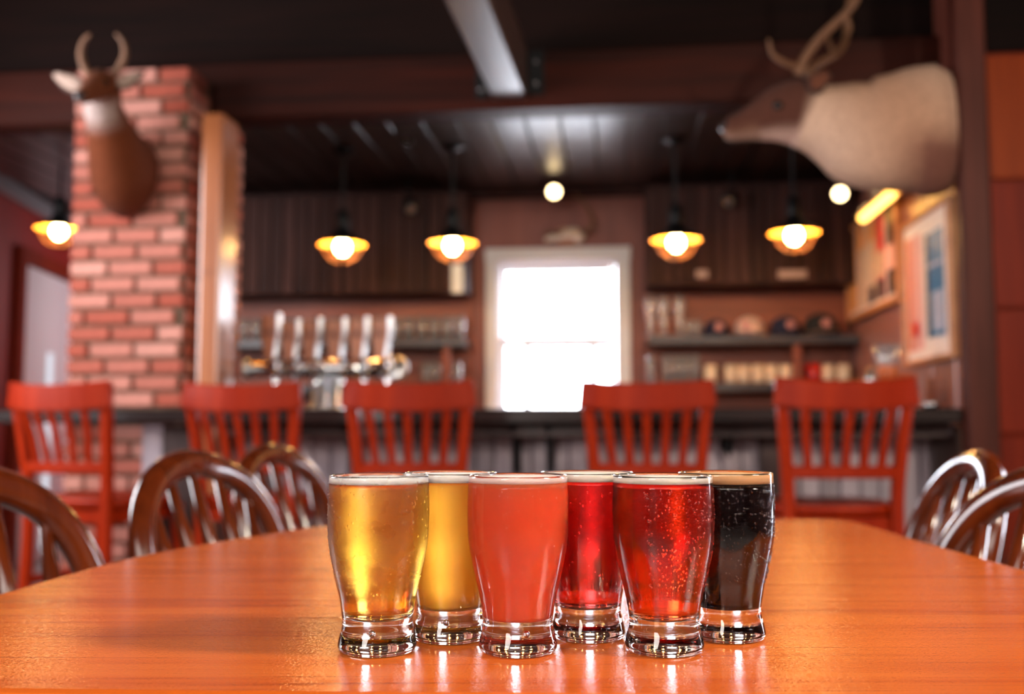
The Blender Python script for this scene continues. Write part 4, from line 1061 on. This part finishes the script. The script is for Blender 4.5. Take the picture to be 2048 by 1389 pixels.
# ------------------------------------------------------------------ the six beers
OUT = [(0.0195, 0.0), (0.0212, 0.0009), (0.0222, 0.0030), (0.0221, 0.0052), (0.0213, 0.0088), (0.0203, 0.0125), (0.01985, 0.0158), (0.0200, 0.0190), (0.0205, 0.0227), (0.0220, 0.0313), (0.02405, 0.0398), (0.0259, 0.0484), (0.0274, 0.0560), (0.02840, 0.0631), (0.0289, 0.0742), (0.0289, 0.0830), (0.0286, 0.0920), (0.0284, 0.0975)]
GH = 0.0990
def out_r(z):
    for (r0, z0), (r1, z1) in zip(OUT[:-1], OUT[1:]):
        if z0 <= z <= z1: return r0 + (r1 - r0) * (z - z0) / (z1 - z0)
    return OUT[-1][0]
IN_Z0 = 0.0185
def in_prof():
    p = [(0, IN_Z0), (0.008, IN_Z0 + 0.0001), (0.0135, IN_Z0 + 0.0007), (0.0163, IN_Z0 + 0.0024), (0.0175, IN_Z0 + 0.005)]
    for z in (0.029, 0.034, 0.040, 0.048, 0.056, 0.063, 0.074, 0.083, 0.092):
        p.append((out_r(z) - (0.0026 if z < 0.035 else 0.0021 if z < 0.045 else 0.0017), z))
    return p
def fine(prof, n=3):
    return [(max(r, 0.0), z) for r, z in catmull(prof, n)]
def glass_bm():
    inn = in_prof()
    rim = [(0.0284, 0.0975), (0.0283, 0.0984), (0.02775, 0.0990), (0.0271, 0.0986), (0.0267, 0.0975)]
    o_ = [(0, 0.0012), (0.012, 0.0010), (0.0165, 0.0)] + fine(OUT, 3)[:-1]
    i_ = list(reversed(fine(inn, 3)))
    bm = bmesh.new(); lathe(bm, o_ + rim + i_, 72); return bm
def liquid_bm(top, grow=0.00035):
    inn = [(r, z) for r, z in fine(in_prof() + [(0.0268, 0.0965)], 3) if z < top - 0.001]
    p = [(0, inn[0][1] - grow)] + [(r + grow if r > 0.001 else r, z - (grow if r < 0.017 else 0)) for r, z in inn[1:]]
    rt = out_r(top) - 0.0017 + grow
    p += [(rt, top), (0, top)]
    bm = bmesh.new(); lathe(bm, p, 72); return bm
def foam_bm(z0, z1):
    r0, r1 = out_r(z0) - 0.0016, out_r(z1) - 0.0016
    bm = bmesh.new(); lathe(bm, [(0, z0 + 0.0002), (r0, z0 + 0.0002), (r1, z1), (r1 - 0.003, z1 - 0.0007), (0, z1 - 0.0010)], 64); return bm
def beads(n, z0, z1, a0, a1, rmax, seed):
    """water beads standing on the outside of the glass"""
    rg = random.Random(seed); bm = bmesh.new()
    for _ in range(n):
        z = rg.uniform(z0, z1); a = rg.uniform(a0, a1); r = out_r(z); s = rmax * rg.uniform(0.3, 1.0) ** 1.6
        slope = (out_r(z + 0.002) - out_r(z - 0.002)) / 0.004
        nrm = Vector((math.cos(a), math.sin(a), -slope)).normalized()
        m_ = Matrix.Translation(Vector((r * math.cos(a), r * math.sin(a), z))) @ nrm.to_track_quat('Z', 'Y').to_matrix().to_4x4()
        lathe(bm, [(s, -0.00003), (s * 0.8, s * 0.42), (s * 0.4, s * 0.62), (0, s * 0.68)], 7, m_ @ Matrix.Diagonal((1, rg.uniform(1, 1.4), 1, 1)))
    return bm
M['glass_misty'] = frosted_glass('cold misted glass', 0.12, 0.34)
M['glass_clear'] = frosted_glass('lightly misted glass', 0.0, 0.14)
M['glass_amber'] = frosted_glass('misted glass over amber beer', 0.08, 0.14)
M['glass_red'] = frosted_glass('misted glass over red beer', 0.05, 0.2)
M['glass_stout'] = frosted_glass('misted glass over stout', 0.08, 0.10)
M['bead'] = (lambda: (lambda m: m)(M['glass']))()
M['foam_white'] = mat('white foam', srgb(250, 238, 232), 0.7, noise=0.05, nscale=600, sss=0.3)
M['foam_pink'] = mat('pinkish foam', srgb(250, 222, 216), 0.7, noise=0.05, nscale=600, sss=0.3)
M['foam_cream'] = mat('cream foam', srgb(248, 230, 216), 0.7, noise=0.05, nscale=600, sss=0.3)
M['foam_tan'] = mat('tan foam', srgb(226, 170, 118), 0.7, noise=0.06, nscale=600, sss=0.3)
for k in ('foam_white', 'foam_pink', 'foam_cream', 'foam_tan'):
    b = M[k].node_tree.nodes['Principled BSDF']; b.inputs['Subsurface Radius'].default_value = (0.004, 0.003, 0.002); b.inputs['Subsurface Scale'].default_value = 1
M['lager'] = clear_beer('clear yellow lager', (1.0, 0.80, 0.03, 1), 68)
M['hazy'] = hazy_beer('hazy golden ale', srgb(255, 184, 56), 0.0)
setp(M['hazy'].node_tree.nodes['Principled BSDF'], trans=0.86, rough=0.5)
M['coral'] = hazy_beer('hazy coral sour', srgb(244, 100, 62))
M['red'] = clear_beer('ruby red ale', (0.985, 0.04, 0.01, 1), 90)
M['amber'] = clear_beer('clear amber ale', (0.98, 0.42, 0.03, 1), 118)
M['stout'] = mat('black stout', srgb(14, 8, 8), 0.06, noise=0)
M['air'] = new_mat('air bubble in glass')[0]; setp(M['air'].node_tree.nodes['Principled BSDF'], color=(1, 1, 1, 1), rough=0.0, trans=1.0, ior=0.667)
gmesh = None
beers = [
    ('lager', 754.5, 1302, 'glass_misty', 'foam_white', 0.0942, 0.0972, 'glass of clear bright yellow lager at the front left', 420, (2.6, 6.2)),
    ('hazy', 899, 1278, 'glass_clear', 'foam_white', 0.0935, 0.0978, 'glass of hazy golden ale behind and between the yellow lager and coral beer', 40, (3.4, 5.6)),
    ('coral', 1036, 1303, 'glass_clear', 'foam_pink', 0.0948, 0.0980, 'glass of cloudy coral pink beer in the middle of the front row', 180, (4.3, 6.0)),
    ('red', 1176, 1275, 'glass_red', 'foam_cream', 0.0938, 0.0981, 'glass of ruby red beer in the back row between coral and amber', 110, (3.6, 5.6)),
    ('amber', 1329, 1302, 'glass_amber', 'foam_cream', 0.0945, 0.0976, 'glass of clear amber red ale at the front right', 760, (4.2, 6.6)),
    ('stout', 1456, 1276, 'glass_stout', 'foam_tan', 0.0925, 0.0978, 'glass of black stout with tan foam at the back right', 760, (4.2, 6.6)),
]
for i, (k, u, v, gm, fm, zl_, zf, lab, nbead, ang) in enumerate(beers):
    p = atZ(u, v, TABLE_Z)
    t = empty('beer_glass', (p.x, p.y, TABLE_Z + 0.0002), YAW, lab, 'glass of beer', 'tasting glasses of beer on the table')
    g = obj('glass', glass_bm() if gmesh is None else gmesh.copy(), None, t, True); gmesh = gmesh or g.data
    g.data.materials.clear(); g.data.materials.append(M[gm])
    lq = obj('beer', liquid_bm(zl_), M[k], t, True)
    obj('foam', foam_bm(zl_, zf), M[fm], t, True)
    dr = obj('condensation', beads(nbead, 0.034, 0.092, ang[0], ang[1], 0.00075, 50 + i), M['bead'], t, True); dr['kind'] = 'stuff'
    if k in ('lager', 'hazy', 'coral'):
        bm = bmesh.new(); bmesh.ops.create_uvsphere(bm, u_segments=16, v_segments=12, radius=0.0017, matrix=Matrix.Translation((-0.001 if k != 'coral' else 0.004, -0.012, 0.0115)) @ Matrix.Diagonal((1, 1, 1.25, 1)))
        obj('air_bubble', bm, M['air'], t, True)

# ------------------------------------------------------------------ the two mounted heads
def body(name, rings, n, sub, coat, parent, up):
    """rings: (point, half width, half height); one continuous surface along them, coat(point, t, side, up) -> colour"""
    data = catmull([(p.x, p.y, p.z, a, b) for p, a, b in rings], sub)
    path = [d[:3] for d in data]; N_ = 28; bm = bmesh.new(); cl = bm.loops.layers.float_color.new('coat')
    rr = sweep(bm, path, lambda i, k: [(data[i][3] * math.cos(2 * math.pi * j / N_), data[i][4] * math.sin(2 * math.pi * j / N_)) for j in range(N_)], up)
    look = {}
    for i, r in enumerate(rr):
        for j, v in enumerate(r): look[v] = (i / (len(rr) - 1), math.cos(2 * math.pi * j / N_), math.sin(2 * math.pi * j / N_))
    for f in bm.faces:
        for l_ in f.loops: l_[cl] = coat(l_.vert.co, *look[l_.vert])
    o = obj(name, bm, M['fur'], parent, True)
    return o
def mixc(a, b, f):
    f = max(0, min(1, f)); return tuple(x + (y - x) * f for x, y in zip(a, b))
def local(root): return lambda p: p - root.location
def ear(bm_name, base, tip, width, face_dir, parent, m_out, m_in):
    b, t_ = Vector(base), Vector(tip); n_ = 8
    path = [b.lerp(t_, i / n_) for i in range(n_ + 1)]
    prof = [0.35, 0.7, 0.95, 1.0, 0.95, 0.8, 0.6, 0.35, 0.06]
    bm = bmesh.new(); sweep(bm, path, lambda i, k: circ(width * prof[i], 12, 0.010 * prof[i] + 0.001), face_dir); o = obj('ear', bm, m_out, parent, True)
    d = Vector(face_dir).normalized() * 0.009
    bm = bmesh.new(); sweep(bm, [p + d for p in path[1:-1]], lambda i, k: circ(width * prof[i + 1] * 0.72, 10, 0.004), face_dir); obj('inner_ear', bm, m_in, o, True)
    return o
M['fur_brown'] = mat('brown fur', srgb(96, 48, 24), 0.9, noise=0.25, nscale=70, bump=0.4)
M['fur_dark'] = mat('dark fur', srgb(60, 38, 30), 0.9, noise=0.25, nscale=70, bump=0.4)
M['fur_pale'] = mat('pale ear fur', srgb(176, 150, 136), 0.9, noise=0.2, nscale=70, bump=0.4)

# deer on the brick pillar
FB = PF - 0.018
dp = atY(252, 352, FB)
deer = empty('mounted_deer_head', dp, 0, 'brown deer head mount with small antlers on the brick pillar', 'trophy')
def D(u, v, Y): return atY(u, v, Y) - dp
BR, DK, WH, RD = srgb(92, 42, 20)[:3] + (1,), srgb(44, 28, 22)[:3] + (1,), srgb(172, 152, 146)[:3] + (1,), srgb(106, 54, 28)[:3] + (1,)
def deer_coat(p, t, s, u_):
    c_ = mixc(BR, RD, (t - 0.1) * 2)
    if t < 0.45: c_ = mixc(c_, DK, max(0, (0.22 - t) * 3) * max(0, s * 1.0) + (0.5 if t < 0.02 else 0))
    throat = max(0, 1 - abs(t - 0.50) / 0.13)
    front = max(0, min(1, (-u_ - 0.1) * 2.2)) if t > 0.36 else 0
    c_ = mixc(c_, WH, min(1, throat * 1.6) * front)
    if t > 0.62 and u_ < -0.45: c_ = mixc(c_, WH, 0.8)
    if t > 0.9: c_ = mixc(c_, DK, (t - 0.9) * 9)
    return c_
rings = [(D(254, 352, FB), .095, .150), (D(252, 350, FB - .045), .116, .166), (D(246, 335, FB - .10), .118, .160), (D(232, 298, FB - .17), .098, .122),
         (D(218, 255, FB - .23), .076, .090), (D(206, 215, FB - .28), .064, .074), (D(206, 182, FB - .33), .060, .064), (D(199, 172, FB - .39), .053, .056),
         (D(186, 180, FB - .46), .038, .041), (D(171, 190, FB - .53), .027, .028), (D(161, 196, FB - .57), .021, .020), (D(158, 197, FB - .58), .006, .006)]
body('head_and_neck', rings, 28, 5, deer_coat, deer, (0, 0.2, 1))
hy = FB - .36
ear('ear', D(172, 182, hy), D(104, 147, hy + .03), .036, (0.1, -1, 0.15), deer, M['fur_dark'], M['fur_pale'])
ear('ear', D(230, 176, hy), D(290, 143, hy + .05), .036, (-0.1, -1, 0.15), deer, M['fur_dark'], M['fur_pale'])
for pts in ([(186, 160), (170, 138), (162, 108), (167, 84), (180, 68)], [(218, 158), (238, 138), (250, 110), (246, 84), (232, 67)]):
    P = catmull([D(u, v, hy + .02 - .012 * i) for i, (u, v) in enumerate(pts)], 6)
    obj('antler', ntube(P, [0.0145 - 0.009 * (i / (len(P) - 1)) ** 2 for i in range(len(P))], 10), M['antler'], deer, True)
for u, v, yy in ((175, 166, FB - .425), (209, 166, FB - .435)):
    bm = bmesh.new(); bmesh.ops.create_uvsphere(bm, u_segments=14, v_segments=10, radius=0.017, matrix=Matrix.Translation(D(u, v, yy))); obj('eye', bm, M['eye'], deer, True)
bm = bmesh.new(); bmesh.ops.create_uvsphere(bm, u_segments=16, v_segments=10, radius=0.021, matrix=Matrix.Translation(D(160, 192, FB - .572)) @ Matrix.Diagonal((1.1, 0.8, 0.75, 1))); obj('nose', bm, M['nose'], deer, True)

# caribou on the dark post
KX = rp0.x - 0.002; KY = 3.50
kp = Vector((KX, KY, atX(1893, 262, KX).z))
kp.z = (CAM + ray(1893, 262) * (KY / ray(1893, 262).y)).z
car = empty('mounted_caribou_head', kp, 0, 'pale caribou head mount in profile on the dark right post', 'trophy')
def K(u, v, dy=0.0):
    return atY(u, v, KY + dy) - kp
CR, TN, FD, PK = srgb(206, 172, 150)[:3] + (1,), srgb(176, 134, 108)[:3] + (1,), srgb(82, 48, 38)[:3] + (1,), srgb(222, 184, 168)[:3] + (1,)
CB2 = srgb(112, 72, 60)[:3] + (1,)
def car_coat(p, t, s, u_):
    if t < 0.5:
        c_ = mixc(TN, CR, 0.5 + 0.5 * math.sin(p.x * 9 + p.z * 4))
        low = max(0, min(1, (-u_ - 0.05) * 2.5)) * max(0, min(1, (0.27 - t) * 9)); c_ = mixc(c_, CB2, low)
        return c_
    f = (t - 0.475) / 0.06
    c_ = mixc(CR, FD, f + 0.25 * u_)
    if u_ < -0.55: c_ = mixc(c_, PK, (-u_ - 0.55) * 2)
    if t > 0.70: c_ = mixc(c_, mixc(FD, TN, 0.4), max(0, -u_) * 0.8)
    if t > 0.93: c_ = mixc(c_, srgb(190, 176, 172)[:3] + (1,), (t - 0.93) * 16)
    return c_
bx = K(1893, 262); bx.x = -0.004
obj('mounting_block', nbox(((XW - KX) / 2 - 0.004, 0.06, 0), (XW - KX - 0.006, 0.09, 0.30), 0.004), M['post_dark'], car)
rings = [(bx, .10, .208), (bx + Vector((-.05, 0, 0)), .140, .228), (K(1832, 262), .150, .222), (K(1785, 266), .145, .206), (K(1726, 266), .130, .190), (K(1680, 252), .112, .158),
         (K(1635, 238), .095, .122), (K(1595, 226), .088, .118), (K(1555, 230), .078, .100), (K(1512, 244), .056, .068), (K(1480, 254), .046, .050), (K(1458, 258), .040, .042), (K(1448, 258), .022, .024), (K(1446, 258), .006, .006)]
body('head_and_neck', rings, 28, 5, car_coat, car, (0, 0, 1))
ear('ear', K(1614, 176, -.075), K(1664, 150, -.125), .042, (-0.2, -1, 0.2), car, M['fur_dark'], M['fur_brown'])
ear('ear', K(1625, 160, .07), K(1655, 140, .16), .032, (-0.3, -1, 0.4), car, M['fur_dark'], M['fur_brown'])
def antler(pts, r0, r1, p=car):
    P = catmull([K(u, v, dy) for u, v, dy in pts], 6)
    return obj('antler', ntube(P, [r0 + (r1 - r0) * i / (len(P) - 1) for i in range(len(P))], 10), M['antler'], p, True)
def tine(pts, r0, r1, p):
    P = catmull([K(u, v, dy) for u, v, dy in pts], 5)
    return obj('tine', ntube(P, [r0 + (r1 - r0) * i / (len(P) - 1) for i in range(len(P))], 8), M['antler'], p, True)
a1 = antler([(1596, 150, -.03), (1610, 116, -.05), (1640, 76, -.08), (1680, 38, -.12), (1712, 0, -.14), (1728, -60, -.13), (1716, -110, -.11)], .019, .009)
tine([(1690, 36, -.12), (1700, 52, -.13), (1698, 68, -.14)], .010, .004, a1)
tine([(1600, 135, -.04), (1570, 126, -.07), (1545, 108, -.10), (1537, 78, -.12)], .013, .005, a1)
a2 = antler([(1612, 148, .05), (1640, 126, .09), (1672, 108, .14), (1690, 84, .20), (1694, 40, .26), (1700, -30, .28), (1690, -80, .28)], .017, .008)
tine([(1672, 108, .14), (1660, 92, .17), (1655, 70, .19)], .010, .004, a2)
bm = bmesh.new(); bmesh.ops.create_uvsphere(bm, u_segments=14, v_segments=10, radius=0.018, matrix=Matrix.Translation(K(1556, 212, -.068))); obj('eye', bm, M['eye'], car, True)
bm = bmesh.new(); bmesh.ops.create_uvsphere(bm, u_segments=14, v_segments=10, radius=0.018, matrix=Matrix.Translation(K(1556, 212, .068))); obj('eye', bm, M['eye'], car, True)
bm = bmesh.new(); bmesh.ops.create_uvsphere(bm, u_segments=16, v_segments=10, radius=0.03, matrix=Matrix.Translation(K(1450, 254)) @ Matrix.Diagonal((0.7, 1, 0.6, 1))); obj('nose', bm, M['nose'], car, True)
